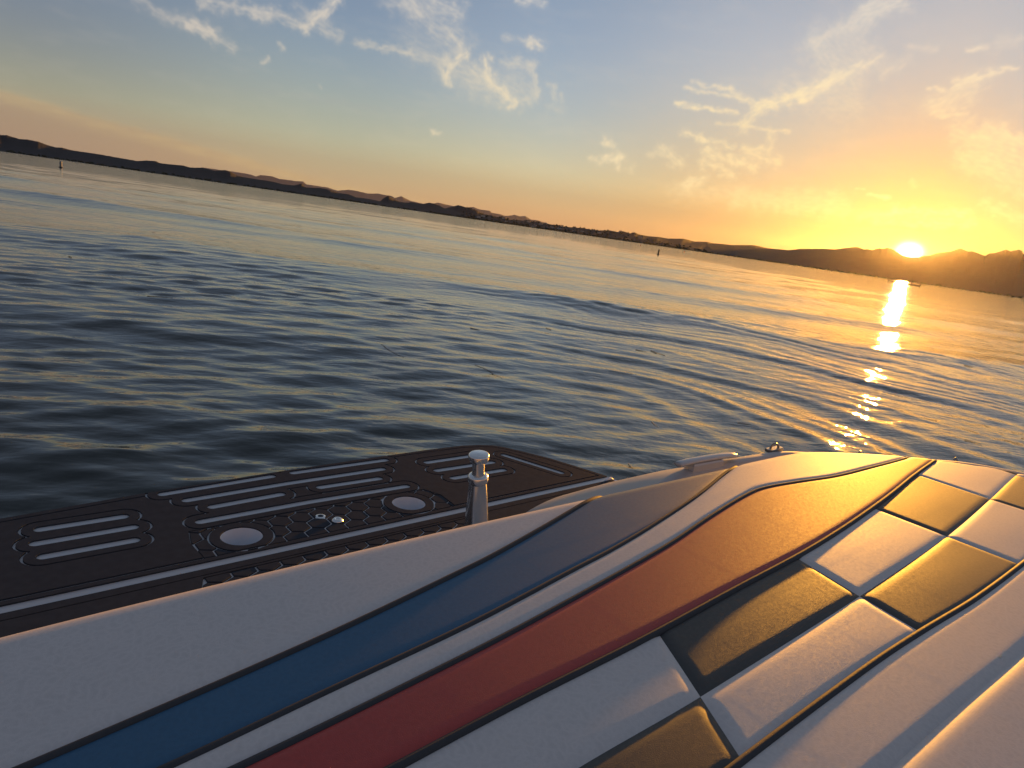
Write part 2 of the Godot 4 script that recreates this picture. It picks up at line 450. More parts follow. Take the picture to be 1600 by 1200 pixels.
# a prism over a polygon (x, z) from y0 to y1 with a small chamfer at the top
func prism(poly: PackedVector2Array, y0: float, y1: float, chamfer := 0.0) -> ArrayMesh:
	var st := SurfaceTool.new()
	st.begin(Mesh.PRIMITIVE_TRIANGLES)
	st.set_smooth_group(-1)
	if Geometry2D.is_polygon_clockwise(poly): poly.reverse()
	var top := poly
	if chamfer > 0.0:
		var ins := Geometry2D.offset_polygon(poly, -chamfer, Geometry2D.JOIN_MITER)
		if ins.size() == 1 and ins[0].size() == poly.size():
			top = ins[0]
			var best := 0                                     # match the corners
			for k in top.size():
				if top[k].distance_to(poly[0]) < top[best].distance_to(poly[0]): best = k
			var turned := PackedVector2Array()
			for k in top.size(): turned.append(top[(best + k) % top.size()])
			top = turned
		else:
			chamfer = 0.0
	var n := poly.size()
	for i in n:
		var a := poly[i]; var b := poly[(i + 1) % n]
		quad(st, v3(a, y0), v3(b, y0), v3(b, y1 - chamfer), v3(a, y1 - chamfer), a, b)
		if chamfer > 0.0:
			quad(st, v3(a, y1 - chamfer), v3(b, y1 - chamfer), v3(top[(i + 1) % n], y1), v3(top[i], y1), a, b)
	var tri := Geometry2D.triangulate_polygon(top)
	for i in range(0, tri.size(), 3):
		face(st, v3(top[tri[i]], y1), v3(top[tri[i + 1]], y1), v3(top[tri[i + 2]], y1), Vector3.UP)
	st.generate_normals()
	return st.commit()

func v3(p: Vector2, y: float) -> Vector3:
	return Vector3(p.x, y, p.y)

func face(st: SurfaceTool, a: Vector3, b: Vector3, c: Vector3, out: Vector3) -> void:
	if (b - a).cross(c - a).dot(out) > 0.0:
		var t := b; b = c; c = t
	st.add_vertex(a); st.add_vertex(b); st.add_vertex(c)

func quad(st: SurfaceTool, a: Vector3, b: Vector3, c: Vector3, d: Vector3, p: Vector2, q: Vector2) -> void:
	var e := q - p
	var out := Vector3(e.y, 0.15, -e.x)               # the polygon runs so that its outside lies here
	face(st, a, b, c, out)
	face(st, a, c, d, out)

func smooth_at(l: Array, x: float) -> float:
	var n := l.size()
	if x <= l[0].x: return l[0].y + (x - l[0].x) * (l[1].y - l[0].y) / (l[1].x - l[0].x)
	if x >= l[n - 1].x: return l[n - 1].y + (x - l[n - 1].x) * (l[n - 1].y - l[n - 2].y) / (l[n - 1].x - l[n - 2].x)
	var k := 0
	while x > l[k + 1].x: k += 1
	var h: float = l[k + 1].x - l[k].x
	var t: float = (x - l[k].x) / h
	var m0 := slope(l, k) * h
	var m1 := slope(l, k + 1) * h
	var t2 := t * t; var t3 := t2 * t
	return l[k].y * (2 * t3 - 3 * t2 + 1) + m0 * (t3 - 2 * t2 + t) + l[k + 1].y * (3 * t2 - 2 * t3) + m1 * (t3 - t2)

func slope(l: Array, k: int) -> float:
	var a: Vector2 = l[maxi(k - 1, 0)]; var b: Vector2 = l[mini(k + 1, l.size() - 1)]
	return (b.y - a.y) / (b.x - a.x)

# ------------------------------------------------------------------ the lake
var comp: Array = []           # [kx, kz, amplitude, wavelength, phase, class]

func make_waves() -> void:
	var r := RandomNumberGenerator.new()
	r.seed = 2024
	for k in 16:
		add_wave(r, 1.2 * pow(9.0 / 1.2, k / 15.0), 0.0098, deg_to_rad(-6.0 + r.randf_range(-15, 15)), 0)
	for k in 12:
		add_wave(r, 0.62 * pow(3.2 / 0.62, k / 11.0), 0.0085, deg_to_rad(-10.0 + r.randf_range(-24, 24)), 1)
	for k in 13:
		add_wave(r, 0.14 * pow(0.55 / 0.14, k / 12.0), 0.032, deg_to_rad(-14.0 + r.randf_range(-34, 34)), 2)

func add_wave(r: RandomNumberGenerator, length: float, steep: float, dir: float, cls: int) -> void:
	var k := TAU / length
	comp.append([sin(dir) * k, -cos(dir) * k, steep / k, length, r.randf() * TAU, cls])

func water_y(x: float, z: float, cell := 0.02) -> float:
	var s := [0.0, 0.0, 0.0]
	for c in comp:
		var keep := clampf((c[3] / cell - 2.0) / 2.0, 0.0, 1.0)
		if keep > 0.0:
			var q := sin(c[0] * x + c[1] * z + c[4])
			s[c[5]] += keep * c[2] * (q + 0.55 * q * q)
	return mix_waves(x, z, s[0], s[1], s[2], cell)

var mask := FastNoiseLite.new()
func mix_waves(x: float, z: float, a: float, b: float, c: float, cell: float) -> float:
	var m := mask.get_noise_2d(x * 0.13, z * 0.30)
	var near_left := smoothstep(2.2, -1.4, x + 0.35 * (z + 4.0)) * smoothstep(-11.0, -3.0, z)
	var chop := clampf(0.62 + 0.75 * m, 0.16, 1.25)
	var wash := lerpf(1.0, 0.32, smoothstep(3.6, 9.0, sqrt(x * x + z * z)))
	var y := 0.0
	# rings that the boat's swinging stern sent out to starboard
	var d := Vector2(x - 0.3, z + 3.0)
	var r := d.length()
	if r < 9.5 and cell < 0.25:
		var side := smoothstep(-0.55, 0.25, d.x / maxf(r, 0.01)) * smoothstep(0.4, 1.3, r) * (1.0 - smoothstep(3.5, 9.4, r))
		wash *= 1.0 - 0.72 * side
		if side > 0.0:
			var ph := r + 0.55 * mask.get_noise_2d(x * 0.35 + 40.0, z * 0.35)
			y = side * (0.0040 * sin(ph * TAU / 0.58) + 0.0036 * sin(ph * TAU / 0.34 + 1.0) + 0.0012 * sin(ph * TAU / 0.22 + 0.4) + 0.0095 * sin(ph * TAU / 1.5 + 2.0))
	return y + a * (0.35 + 0.65 * smoothstep(3.0, 9.0, sqrt(x * x + z * z))) * (0.75 + 0.6 * m) + wash * b * (0.55 + 0.35 * m + 0.85 * near_left) + c * lerpf(wash, 0.85, smoothstep(0.02, 0.4, m)) * (chop * 0.9 + 0.75 * near_left)

func water() -> void:
	mask.seed = 19; mask.frequency = 1.0; mask.fractal_octaves = 2
	make_waves()
	var rows := PackedFloat32Array([0.5])
	var dep := 41.0
	while dep > 0.03:
		rows.append(0.9 / tan(deg_to_rad(dep)))
		dep -= 0.10 if dep > 9.0 else 0.036 if dep > 3.0 else 0.024
	rows.append_array([2600.0, 5000.0, 9500.0])
	var cols := PackedFloat32Array()
	var az := -47.0
	while az < 45.0:
		cols.append(az); az += 0.16
	while az < 313.0 - 2.0:
		cols.append(az); az += 4.0
	var nx := cols.size()
	var ny := rows.size()
	var pts := PackedVector3Array(); pts.resize(nx * ny)
	var uvs := PackedVector2Array(); uvs.resize(nx * ny)
	var sn := PackedFloat32Array(); var cs := PackedFloat32Array()
	for a in cols:
		sn.append(sin(deg_to_rad(a))); cs.append(-cos(deg_to_rad(a)))
	var turn := deg_to_rad(-14.0)
	var ct := cos(turn); var s_t := sin(turn)
	for j in ny:
		var r := rows[j]
		var cell := maxf((rows[mini(j + 1, ny - 1)] - r), r * 0.0028)
		var kx := PackedFloat32Array(); var kz := PackedFloat32Array(); var am := PackedFloat32Array(); var ph := PackedFloat32Array(); var cl := PackedInt32Array()
		for c in comp:
			var keep := clampf((c[3] / cell - 2.0) / 2.0, 0.0, 1.0)
			if keep > 0.0 and r < 400.0:
				kx.append(c[0]); kz.append(c[1]); am.append(c[2] * keep); ph.append(c[4]); cl.append(c[5])
		var many := kx.size()
		for i in nx:
			var x := sn[i] * r
			var z := cs[i] * r
			var s0 := 0.0; var s1 := 0.0; var s2 := 0.0
			for k in many:
				var q := sin(kx[k] * x + kz[k] * z + ph[k])
				var v := am[k] * (q + 0.55 * q * q)
				if cl[k] == 2: s2 += v
				elif cl[k] == 1: s1 += v
				else: s0 += v
			var y := mix_waves(x, z, s0, s1, s2, cell) if many > 0 else 0.0
			pts[j * nx + i] = Vector3(x, y, z)
			uvs[j * nx + i] = Vector2((x * ct + z * s_t) / 9.0, (z * ct - x * s_t) / 4.6)
	var bands := [0]
	for far in [7.0, 12.0, 22.0, 45.0]:
		var j := 0
		while rows[j] < far: j += 1
		bands.append(j)
	var w := obj("lake_water", sheet(pts, nx, ny, Vector3.UP, true, uvs, bands), null)
	for k in 5:
		w.set_surface_override_material(k, mats.lake_water if k == 0 else mats["lake_water_far_%d" % (k - 1)])
	tag(w, "calm rippled lake water reflecting the sunset sky", "", "", "structure")

# ------------------------------------------------------------------ the far shore
func ridge_points() -> Array:
	return [
		Vector2(-37.69, 0.95), Vector2(-37.36, 1.02), Vector2(-37.06, 0.97), Vector2(-36.69, 0.90), Vector2(-36.21, 0.95), Vector2(-35.62, 0.91), Vector2(-35.16, 0.79), Vector2(-34.70, 0.72),
		Vector2(-34.34, 0.77), Vector2(-33.80, 0.69), Vector2(-32.39, 0.70), Vector2(-30.47, 0.65), Vector2(-29.87, 0.63), Vector2(-29.39, 0.75), Vector2(-28.71, 0.82), Vector2(-28.50, 0.72),
		Vector2(-27.85, 0.74), Vector2(-26.93, 0.80), Vector2(-26.51, 0.73), Vector2(-25.57, 0.86), Vector2(-24.88, 0.76), Vector2(-24.18, 0.92), Vector2(-23.78, 0.89), Vector2(-23.38, 0.68),
		Vector2(-22.84, 0.62), Vector2(-21.98, 0.61), Vector2(-20.83, 0.60), Vector2(-20.08, 0.52), Vector2(-19.24, 0.55), Vector2(-18.68, 0.78), Vector2(-18.38, 0.53), Vector2(-17.29, 0.65),
		Vector2(-16.51, 0.62), Vector2(-15.77, 0.48), Vector2(-15.08, 0.49), Vector2(-14.52, 0.34), Vector2(-13.58, 0.36), Vector2(-12.62, 0.30), Vector2(-12.39, 0.58), Vector2(-12.01, 0.83),
		Vector2(-11.64, 0.64), Vector2(-10.96, 0.48), Vector2(-10.35, 0.52), Vector2(-10.20, 0.59), Vector2(-9.28, 0.57), Vector2(-8.78, 0.75), Vector2(-8.21, 0.73), Vector2(-7.45, 0.48),
		Vector2(-6.85, 0.72), Vector2(-6.41, 0.90), Vector2(-5.61, 0.79), Vector2(-4.75, 0.63), Vector2(-4.26, 0.47), Vector2(-3.57, 0.47), Vector2(-2.97, 0.36), Vector2(-2.67, 0.49),
		Vector2(-1.91, 0.34), Vector2(-0.60, 0.44), Vector2(0.98, 0.44), Vector2(2.68, 0.42), Vector2(3.83, 0.50), Vector2(4.99, 0.48), Vector2(6.22, 0.62), Vector2(6.80, 0.58),
		Vector2(7.25, 0.70), Vector2(7.79, 0.62), Vector2(8.07, 0.76), Vector2(8.56, 0.63), Vector2(9.18, 0.61), Vector2(10.05, 0.65), Vector2(10.82, 0.64), Vector2(12.06, 0.81),
		Vector2(12.88, 0.70), Vector2(13.86, 0.82), Vector2(14.22, 0.77), Vector2(15.15, 0.82), Vector2(15.78, 0.84), Vector2(17.34, 1.06), Vector2(17.82, 1.03), Vector2(18.45, 0.97),
		Vector2(19.01, 1.00), Vector2(19.90, 1.03), Vector2(20.73, 1.25), Vector2(21.71, 1.39), Vector2(22.49, 1.51), Vector2(23.11, 1.54), Vector2(23.81, 1.75), Vector2(24.39, 1.91),
		Vector2(24.69, 1.93), Vector2(25.06, 1.82), Vector2(25.26, 1.89), Vector2(25.57, 1.84), Vector2(26.03, 2.06), Vector2(26.24, 2.03), Vector2(26.55, 2.16), Vector2(26.90, 2.10),
		Vector2(27.14, 1.97), Vector2(27.60, 1.76), Vector2(28.11, 1.70), Vector2(28.62, 1.75), Vector2(28.87, 1.90), Vector2(29.32, 2.01), Vector2(29.59, 2.18), Vector2(30.43, 2.43),
		Vector2(30.94, 2.72), Vector2(31.43, 2.57), Vector2(31.76, 2.62), Vector2(32.12, 2.51), Vector2(32.48, 2.41), Vector2(32.66, 2.59), Vector2(33.01, 2.68), Vector2(33.54, 2.99),
		Vector2(33.82, 2.90), Vector2(34.23, 3.08), Vector2(34.55, 2.96),
	]

func far_points() -> Array:
	return [
		Vector2(-26.80, 0.60), Vector2(-25.96, 0.78), Vector2(-25.75, 0.90), Vector2(-25.06, 0.92), Vector2(-24.23, 0.91), Vector2(-23.74, 0.94), Vector2(-22.85, 0.94), Vector2(-22.35, 0.91),
		Vector2(-21.99, 0.84), Vector2(-21.68, 0.99), Vector2(-20.85, 1.02), Vector2(-20.34, 0.91), Vector2(-19.68, 0.93), Vector2(-19.12, 0.93), Vector2(-18.56, 0.99), Vector2(-18.31, 0.81),
		Vector2(-17.30, 0.81), Vector2(-16.72, 0.81), Vector2(-15.98, 0.67), Vector2(-15.16, 0.87), Vector2(-14.57, 0.88), Vector2(-13.62, 0.80), Vector2(-12.77, 0.92), Vector2(-12.37, 0.88),
		Vector2(-11.76, 0.89), Vector2(-11.50, 0.76), Vector2(-11.01, 0.98), Vector2(-10.27, 0.73), Vector2(-9.18, 0.64), Vector2(-8.42, 0.77), Vector2(-8.07, 0.90), Vector2(-6.92, 0.81),
		Vector2(-5.92, 0.80), Vector2(-5.16, 0.96), Vector2(-4.62, 0.83), Vector2(-3.78, 0.85), Vector2(-3.65, 0.71), Vector2(-2.97, 0.70), Vector2(-2.48, 0.62), Vector2(-1.97, 0.74),
		Vector2(-1.77, 0.82), Vector2(-1.34, 0.75), Vector2(-0.88, 0.84), Vector2(-0.37, 0.63), Vector2(0.21, 0.64), Vector2(0.98, 0.49),
	]

var hn := FastNoiseLite.new()
var near_line: Array
func line_at(l: Array, x: float) -> float:
	var lo := 0; var hi := l.size() - 1
	while hi - lo > 1:
		var m := (lo + hi) / 2
		if l[m].x > x: hi = m
		else: lo = m
	var t: float = (x - l[lo].x) / (l[hi].x - l[lo].x)
	return lerpf(l[lo].y, l[hi].y, clampf(t, 0.0, 1.0))

func near_el(az: float, soft := 0.0) -> float:
	var a := wrapf(az, -180.0, 180.0)
	var wild := 0.95 + 0.75 * hn.get_noise_2d(a * 0.11, 7.0) + 0.25 * hn.get_noise_2d(a * 0.5, 9.0)
	var e := line_at(near_line, a)
	if soft > 0.0:                                 # lower slopes follow the crest only broadly
		var acc := 0.0
		for k in range(-4, 5): acc += line_at(near_line, a + k * 0.6)
		e = lerpf(e, acc / 9.0, soft)
	var out := maxf(-37.7 - a, a - 34.5)
	if out > 0.0:
		e = lerpf(e + 0.4 * hn.get_noise_2d(a * 0.4, 3.0), wild, smoothstep(0.0, 30.0, out))
	return e + 0.018 * hn.get_noise_2d(a * 5.0, 1.0)

func ridge_distance(az: float) -> float:
	return lerpf(2320.0, 4600.0, smoothstep(6.0, 24.0, az) * (1.0 - smoothstep(70.0, 120.0, az)))

func hill_y(az: float, r: float) -> float:
	var d := ridge_distance(az)
	var t := clampf((r - SHORE) / (d - SHORE), 0.0, 1.0)
	var top := d * tan(deg_to_rad(near_el(az, 1.0 - smoothstep(0.55, 0.97, t)))) + 0.9
	var gully := hn.get_noise_2d(az * 0.9, r * 0.0022) * 0.35 + hn.get_noise_2d(az * 3.2, r * 0.006) * 0.12
	return top * (pow(t, 1.45) * (1.0 + gully * 0.4 * (1.0 - t) * minf(1.0, t * 6.0)))

func shores() -> void:
	hn.seed = 33; hn.frequency = 1.0; hn.fractal_octaves = 3
	near_line = ridge_points()
	var cols := PackedFloat32Array()
	var a := -42.0
	while a < 40.0:
		cols.append(a); a += 0.07
	while a < 318.0 - 0.7:
		cols.append(a); a += 1.4
	var nx := cols.size()
	var pts := PackedVector3Array()
	var steps := 26
	for j in steps + 4:
		for az in cols:
			var d := ridge_distance(az)
			var r: float
			var y: float
			if j == 0:
				r = SHORE - 12.0; y = -2.0
			elif j <= steps:
				var t := float(j - 1) / (steps - 1)
				r = lerpf(SHORE, d, pow(t, 1.3)); y = hill_y(az, r) + 0.6
			else:
				r = d * [1.05, 1.15, 1.4][j - steps - 1]; y = hill_y(az, d) * [0.86, 0.6, 0.05][j - steps - 1]
			var v := direction(az, 0.0) * r
			pts.append(Vector3(v.x, y, v.z))
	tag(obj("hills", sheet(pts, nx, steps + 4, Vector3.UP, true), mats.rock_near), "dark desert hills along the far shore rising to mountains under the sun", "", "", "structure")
	# paler range behind them
	var fl := far_points()
	pts = PackedVector3Array()
	nx = 0
	a = -30.0
	cols = PackedFloat32Array()
	while a < 4.0:
		cols.append(a); a += 0.06
	for j in 9:
		for az in cols:
			var e := line_at(fl, az) * smoothstep(-30.0, -26.8, az) * (1.0 - smoothstep(1.0, 4.0, az)) + 0.02 * hn.get_noise_2d(az * 6.0, 5.0)
			var d := 9500.0 + 500.0 * hn.get_noise_2d(az * 0.2, 2.0)
			var top := d * tan(deg_to_rad(e))
			var t: float = [0.0, 0.25, 0.5, 0.7, 0.85, 1.0, 0.8, 0.4, 0.0][j]
			var r: float = d + [-700, -520, -340, -200, -90, 0, 200, 700, 1400][j]
			var v := direction(az, 0.0) * r
			pts.append(Vector3(v.x, top * t * (1.0 + 0.25 * (1.0 - t) * hn.get_noise_2d(az * 2.4, r * 0.002)) - 3.0, v.z))
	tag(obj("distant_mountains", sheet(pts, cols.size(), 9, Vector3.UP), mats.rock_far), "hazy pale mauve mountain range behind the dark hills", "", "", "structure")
	# a bank of valley haze between the two ranges
	var bank := FogVolume.new()
	bank.name = "valley_haze"
	bank.shape = RenderingServer.FOG_VOLUME_SHAPE_BOX
	bank.size = Vector3(7600, 420, 2600)
	bank.rotation_degrees.y = 13.0
	bank.position = direction(-13.0, 0.0) * 5600.0 + Vector3(0, 150, 0)
	var fm := FogMaterial.new()
	fm.albedo = Color(0.72, 0.76, 0.98)
	fm.density = 0.0001
	bank.material = fm
	add_child(bank)
	tag(bank, "pale haze hanging in the valley behind the near hills", "haze", "", "stuff")
	# scrub and trees along the water's edge
	var clump := PackedVector3Array()
	for j in 6:
		for i in 9:
			var th := PI * j / 5.0; var ph := TAU * i / 9.0
			var q := Vector3(sin(th) * cos(ph), cos(th), sin(th) * sin(ph))
			clump.append(q * (0.8 + 0.5 * wob.get_noise_3dv(q * 1.7)) + Vector3(0, 0.5, 0))
	var mm := MultiMesh.new()
	mm.transform_format = MultiMesh.TRANSFORM_3D
	mm.mesh = outward(clump, 9, 6)
	mm.instance_count = 1500
	for i in 1500:
		var az := rng.randf_range(-42.0, 39.0)
		if i > 900: az = rng.randf_range(-6.0, 14.0)
		var r := SHORE + pow(rng.randf(), 2.0) * (60.0 if i < 900 else 420.0)
		var v := direction(az, 0.0) * r
		var s := rng.randf_range(1.2, 3.4)
		mm.set_instance_transform(i, Transform3D(Basis.from_euler(Vector3(0, rng.randf() * TAU, 0)).scaled(Vector3(s * rng.randf_range(0.8, 1.8), s, s)), Vector3(v.x, hill_y(az, r) + 0.3, v.z)))
	var b := MultiMeshInstance3D.new()
	b.name = "shoreline_brush"
	b.multimesh = mm
	b.material_override = mats.brush
	add_child(b)
	tag(b, "dark low brush and trees along the far waterline", "brush", "", "stuff")

func house_mesh(w: float, h: float, d: float, eave: float) -> Array:
	var body := BoxMesh.new()
	body.size = Vector3(w, h, d)
	var gable := PrismMesh.new()
	gable.size = Vector3(d + eave, h * 0.55, w + eave)
	return [body, gable]

func town() -> void:
	var spots := [-4.65, -4.3, -2.62, -2.35, -0.55, 0.02, -0.1, 0.46, 0.84, 1.4, 2.0, 2.24, 3.05, 3.9, 5.3, 7.0, 7.28, 8.6, 10.4, 12.8]
	spots.sort()
	var nth := ["first", "second", "third", "fourth", "fifth", "sixth", "seventh", "eighth", "ninth", "tenth", "eleventh", "twelfth", "thirteenth", "fourteenth", "fifteenth", "sixteenth", "seventeenth", "eighteenth", "nineteenth", "twentieth"]
	for i in spots.size():
		var az: float = spots[i]
		var r := SHORE + rng.randf_range(20.0, 330.0)
		var v := direction(az, 0.0) * r
		var t := root("lakeside_house", Vector3(v.x, hill_y(az, r) + 0.4, v.z), -az + rng.randf_range(-40, 40))
		var s := rng.randf_range(0.8, 1.3)
		var parts := house_mesh(9.0 * s, 3.4 * s, 7.0 * s, 0.8)
		var b := obj("wall", parts[0], mats.house_wall, t)
		b.position.y = 1.7 * s
		var g := obj("roof", parts[1], mats.house_roof, t)
		g.position.y = 3.4 * s * 1.275
		g.rotation_degrees.y = 90.0
		tag(t, "tiny pale house among dark shoreline brush, %s counted from the left" % nth[i], "house", "houses along the far shore")

# ------------------------------------------------------------------ things on the lake
func on_water(x: float, z: float, cell := 0.02) -> Vector3:
	return Vector3(x, water_y(x, z, cell), z)

func buoy(called: String, x: float, z: float, h: float, r: float, m: Material, lean: float, label: String) -> void:
	var t := root(called, Vector3(x, -0.02, z))
	t.rotation_degrees = Vector3(0, 0, lean)
	obj("column", lathe([Vector2(0, -0.2), Vector2(r, -0.2), Vector2(r, h * 0.88), Vector2(r * 0.9, h * 0.95), Vector2(r * 0.5, h * 0.99), Vector2(0, h)], 20), m, t)
	obj("collar", lathe([Vector2(r, 0.0), Vector2(r * 1.9, 0.01), Vector2(r * 2.0, 0.05), Vector2(r * 1.8, 0.09), Vector2(r * 1.02, 0.12)], 20), mats.buoy_dark, t)
	tag(t, label, "buoy")

func float_ball(x: float, z: float, r: float, label: String) -> void:
	var prof := []
	for k in 13:
		var a := -PI / 2 + PI * k / 12.0
		prof.append(Vector2(cos(a) * r * 0.8, sin(a) * r + r * 0.5))
	prof.append(Vector2(r * 0.12, r * 1.52)); prof.append(Vector2(r * 0.12, r * 1.8)); prof.append(Vector2(0, r * 1.82))
	var b := obj("mooring_float", lathe(prof, 16), mats.buoy_orange)
	b.position = Vector3(x, 0, z)
	tag(b, label, "float")

func hull_shell(length: float, beam: float, free: float) -> ArrayMesh:
	var pts := PackedVector3Array()
	var n := 17
	for i in n:
		var t := float(i) / (n - 1)                    # 0 at the stern, 1 at the bow
		var w := beam * 0.5 * (1.0 - pow(t, 3.2)) + 0.02
		var top := free * (1.0 + 0.55 * t * t)
		var keel := -0.25 + 0.5 * pow(t, 5.0)
		var x := (t - 0.5) * length
		for q in [Vector2(0, keel), Vector2(w * 0.8, keel + 0.18), Vector2(w, top), Vector2(w * 0.9, top + 0.03), Vector2(w * 0.75, top * 0.7), Vector2(0, top * 0.55), Vector2(-w * 0.75, top * 0.7), Vector2(-w * 0.9, top + 0.03), Vector2(-w, top), Vector2(-w * 0.8, keel + 0.18)]:
			pts.append(Vector3(x, q.y, q.x))
	return outward(pts, 10, n)

func skiff(at: Vector3, turn: float, length: float, label: String, crew: bool) -> void:
	var t := root("motorboat", at, turn)
	obj("hull", hull_shell(length, length * 0.27, 0.34), mats.boat_paint, t)
	var stern := PackedVector2Array([Vector2(-length * 0.5, -0.9), Vector2(-length * 0.5 + 0.05, -0.9), Vector2(-length * 0.5 + 0.05, 0.9), Vector2(-length * 0.5, 0.9)])
	obj("transom", prism(stern, -0.1, 0.34), mats.boat_paint, t)
	var e := obj("outboard_motor", lathe([Vector2(0, -0.3), Vector2(0.07, -0.3), Vector2(0.07, 0.25), Vector2(0.18, 0.32), Vector2(0.2, 0.55), Vector2(0.12, 0.66), Vector2(0, 0.68)], 14), mats.buoy_dark, t)
	e.position = Vector3(-length * 0.5 - 0.12, 0, 0)
	obj("foredeck", prism(PackedVector2Array([Vector2(length * 0.12, -0.75), Vector2(length * 0.3, -0.6), Vector2(length * 0.46, -0.1), Vector2(length * 0.46, 0.1), Vector2(length * 0.3, 0.6), Vector2(length * 0.12, 0.75)]), 0.34, 0.42, 0.01), mats.boat_paint, t)
	if crew:
		for k in 2:
			var x := [-0.2, -2.0][k] as float
			var p := root("person", t.transform * Vector3(x, 0.12, [0.2, -0.1][k]), turn)
			obj("body", lathe([Vector2(0, 0), Vector2(0.2, 0.02), Vector2(0.2, 0.18), Vector2(0.15, 0.3), Vector2(0.19, 0.5), Vector2(0.17, 0.58), Vector2(0.06, 0.63), Vector2(0.055, 0.68), Vector2(0.085, 0.74), Vector2(0.1, 0.82), Vector2(0.085, 0.9), Vector2(0.03, 0.94), Vector2(0, 0.945)], 16), mats.cloth, p)
			obj("lap", prism(PackedVector2Array([Vector2(0, -0.19), Vector2(0.42, -0.16), Vector2(0.42, 0.16), Vector2(0, 0.19)]), 0.02, 0.17, 0.03), mats.cloth, p)
			tag(p, ["person sitting in the middle of the dark motorboat", "person sitting near the stern of the dark motorboat"][k], "person")
	tag(t, label, "boat")

func reed(x0: float, z0: float, x1: float, z1: float, r: float, bend: float, m: Material, called: String, label: String) -> void:
	var path := PackedVector3Array()
	var a := Vector2(x0, z0); var b := Vector2(x1, z1)
	var side := Vector2(-(b - a).y, (b - a).x)
	var base := on_water(x0, z0)
	for k in 9:
		var t := k / 8.0
		var p := a.lerp(b, t) + side * bend * sin(t * PI)
		path.append(Vector3(p.x, water_y(p.x, p.y) + r * 0.5 + 0.0012, p.y) - base)
	var o := obj(called, tube(path, r * 0.6, 6, r * 0.3), m)
	o.position = base
	tag(o, label, "reed" if called == "reed_stalk" else "twig", "plant bits adrift on the lake")

func lake_things() -> void:
	buoy("channel_buoy", -54.0, -78.8, 0.74, 0.125, mats.buoy_white, 0.0, "pale cylindrical buoy before the dark hills near the left edge")
	buoy("channel_buoy", 13.2, -72.9, 0.56, 0.075, mats.buoy_dark, -3.0, "slim dark buoy before the low shore left of the sun")
	float_ball(36.2, -235.0, 0.22, "small orange float near the shore, behind the dark slim buoy")
	float_ball(48.8, -224.5, 0.22, "small orange float near the shore, to the sun's side of the dark slim buoy")
	skiff(Vector3(108.5, 0.0, -203.0), 180.0 - 26.0, 8.4, "low dark motorboat with two people beside the sun's glitter", true)
	skiff(Vector3(-1010.0, 0.0, -1345.0), 30.0, 7.0, "tiny grey motorboat at the waterline below the leftmost hill", false)
	reed(-0.89, -4.40, -0.69, -4.15, 0.0022, 0.06, mats.twig, "reed_stalk", "long thin dark reed afloat behind the slotted platform, the left one of two")
	reed(-0.25, -4.23, -0.06, -3.92, 0.0022, -0.07, mats.twig, "reed_stalk", "long thin dark reed afloat straight beyond the chrome post")
	reed(-0.41, -5.62, -0.33, -5.59, 0.006, 0.02, mats.twig, "driftwood_twig", "short thick dark twig afloat beyond the chrome post, nearer the hills")
	reed(0.24, -6.34, 0.29, -6.30, 0.005, 0.03, mats.twig, "driftwood_twig", "tiny dark twig afloat in the golden water mid picture")
	reed(1.15, -5.85, 1.25, -5.71, 0.004, 0.05, mats.twig, "reed_stalk", "short dark reed afloat at the crest of the boat's ring waves")
	reed(1.01, -5.80, 1.10, -5.75, 0.003, -0.05, mats.reed, "reed_stalk", "thin brown reed lying just left of the dark one on the ring waves")
	reed(0.520, -2.67, 0.533, -2.61, 0.0022, 0.03, mats.reed_pale, "reed_stalk", "short pale reed afloat close beside the platform's far corner")
	reed(0.75, -3.44, 0.772, -3.36, 0.0024, 0.04, mats.reed_pale, "reed_stalk", "pale reed afloat beyond the grey mooring cleat")
	reed(1.28, -3.70, 1.35, -3.69, 0.0026, 0.06, mats.twig, "reed_stalk", "dark reed afloat beyond the steel eye")
	reed(2.78, -4.06, 2.84, -3.98, 0.0034, -0.05, mats.twig, "reed_stalk", "dark reed afloat just beyond the pad's quilted far end")
	reed(5.24, -8.03, 5.31, -7.96, 0.006, 0.04, mats.twig, "driftwood_twig", "dark twig afloat at the sun's side of the glitter path")
	reed(-2.73, -4.90, -2.59, -5.00, 0.004, 0.05, mats.twig, "reed_stalk", "dark reed afloat far off at the left of the lake")
	reed(-4.35, -6.45, -4.29, -6.40, 0.010, 0.1, mats.twig, "driftwood_twig", "small dark lump of wood afloat at far left")
	reed(0.79, -4.70, 0.82, -4.64, 0.0028, 0.03, mats.reed_pale, "reed_stalk", "small pale reed afloat inside the ring waves")

# ------------------------------------------------------------------ the boat
func rim_line() -> Array:      # along the hull's top edge: x, z, height, how far the foot stands out
	return [
		[-1.3, -0.64, 0.42, 0.27], [-0.4, -0.64, 0.42, 0.27], [0.4, -0.64, 0.42, 0.27], [0.8, -0.65, 0.42, 0.28], [0.95, -0.68, 0.43, 0.30], [1.05, -0.706, 0.45, 0.31],
		[1.15, -0.722, 0.466, 0.31], [1.26, -0.724, 0.470, 0.30], [1.36, -0.710, 0.474, 0.28], [1.46, -0.703, 0.474, 0.24], [1.54, -0.692, 0.474, 0.2], [1.60, -0.664, 0.474, 0.15],
		[1.755, -0.588, 0.474, 0.08], [1.90, -0.510, 0.474, 0.06], [2.015, -0.444, 0.474, 0.05], [2.09, -0.360, 0.474, 0.05], [2.15, -0.25, 0.474, 0.05], [2.21, -0.05, 0.474, 0.05], [2.24, 0.3, 0.474, 0.05], [2.26, 1.2, 0.474, 0.05], [2.26, 2.6, 0.474, 0.05]]

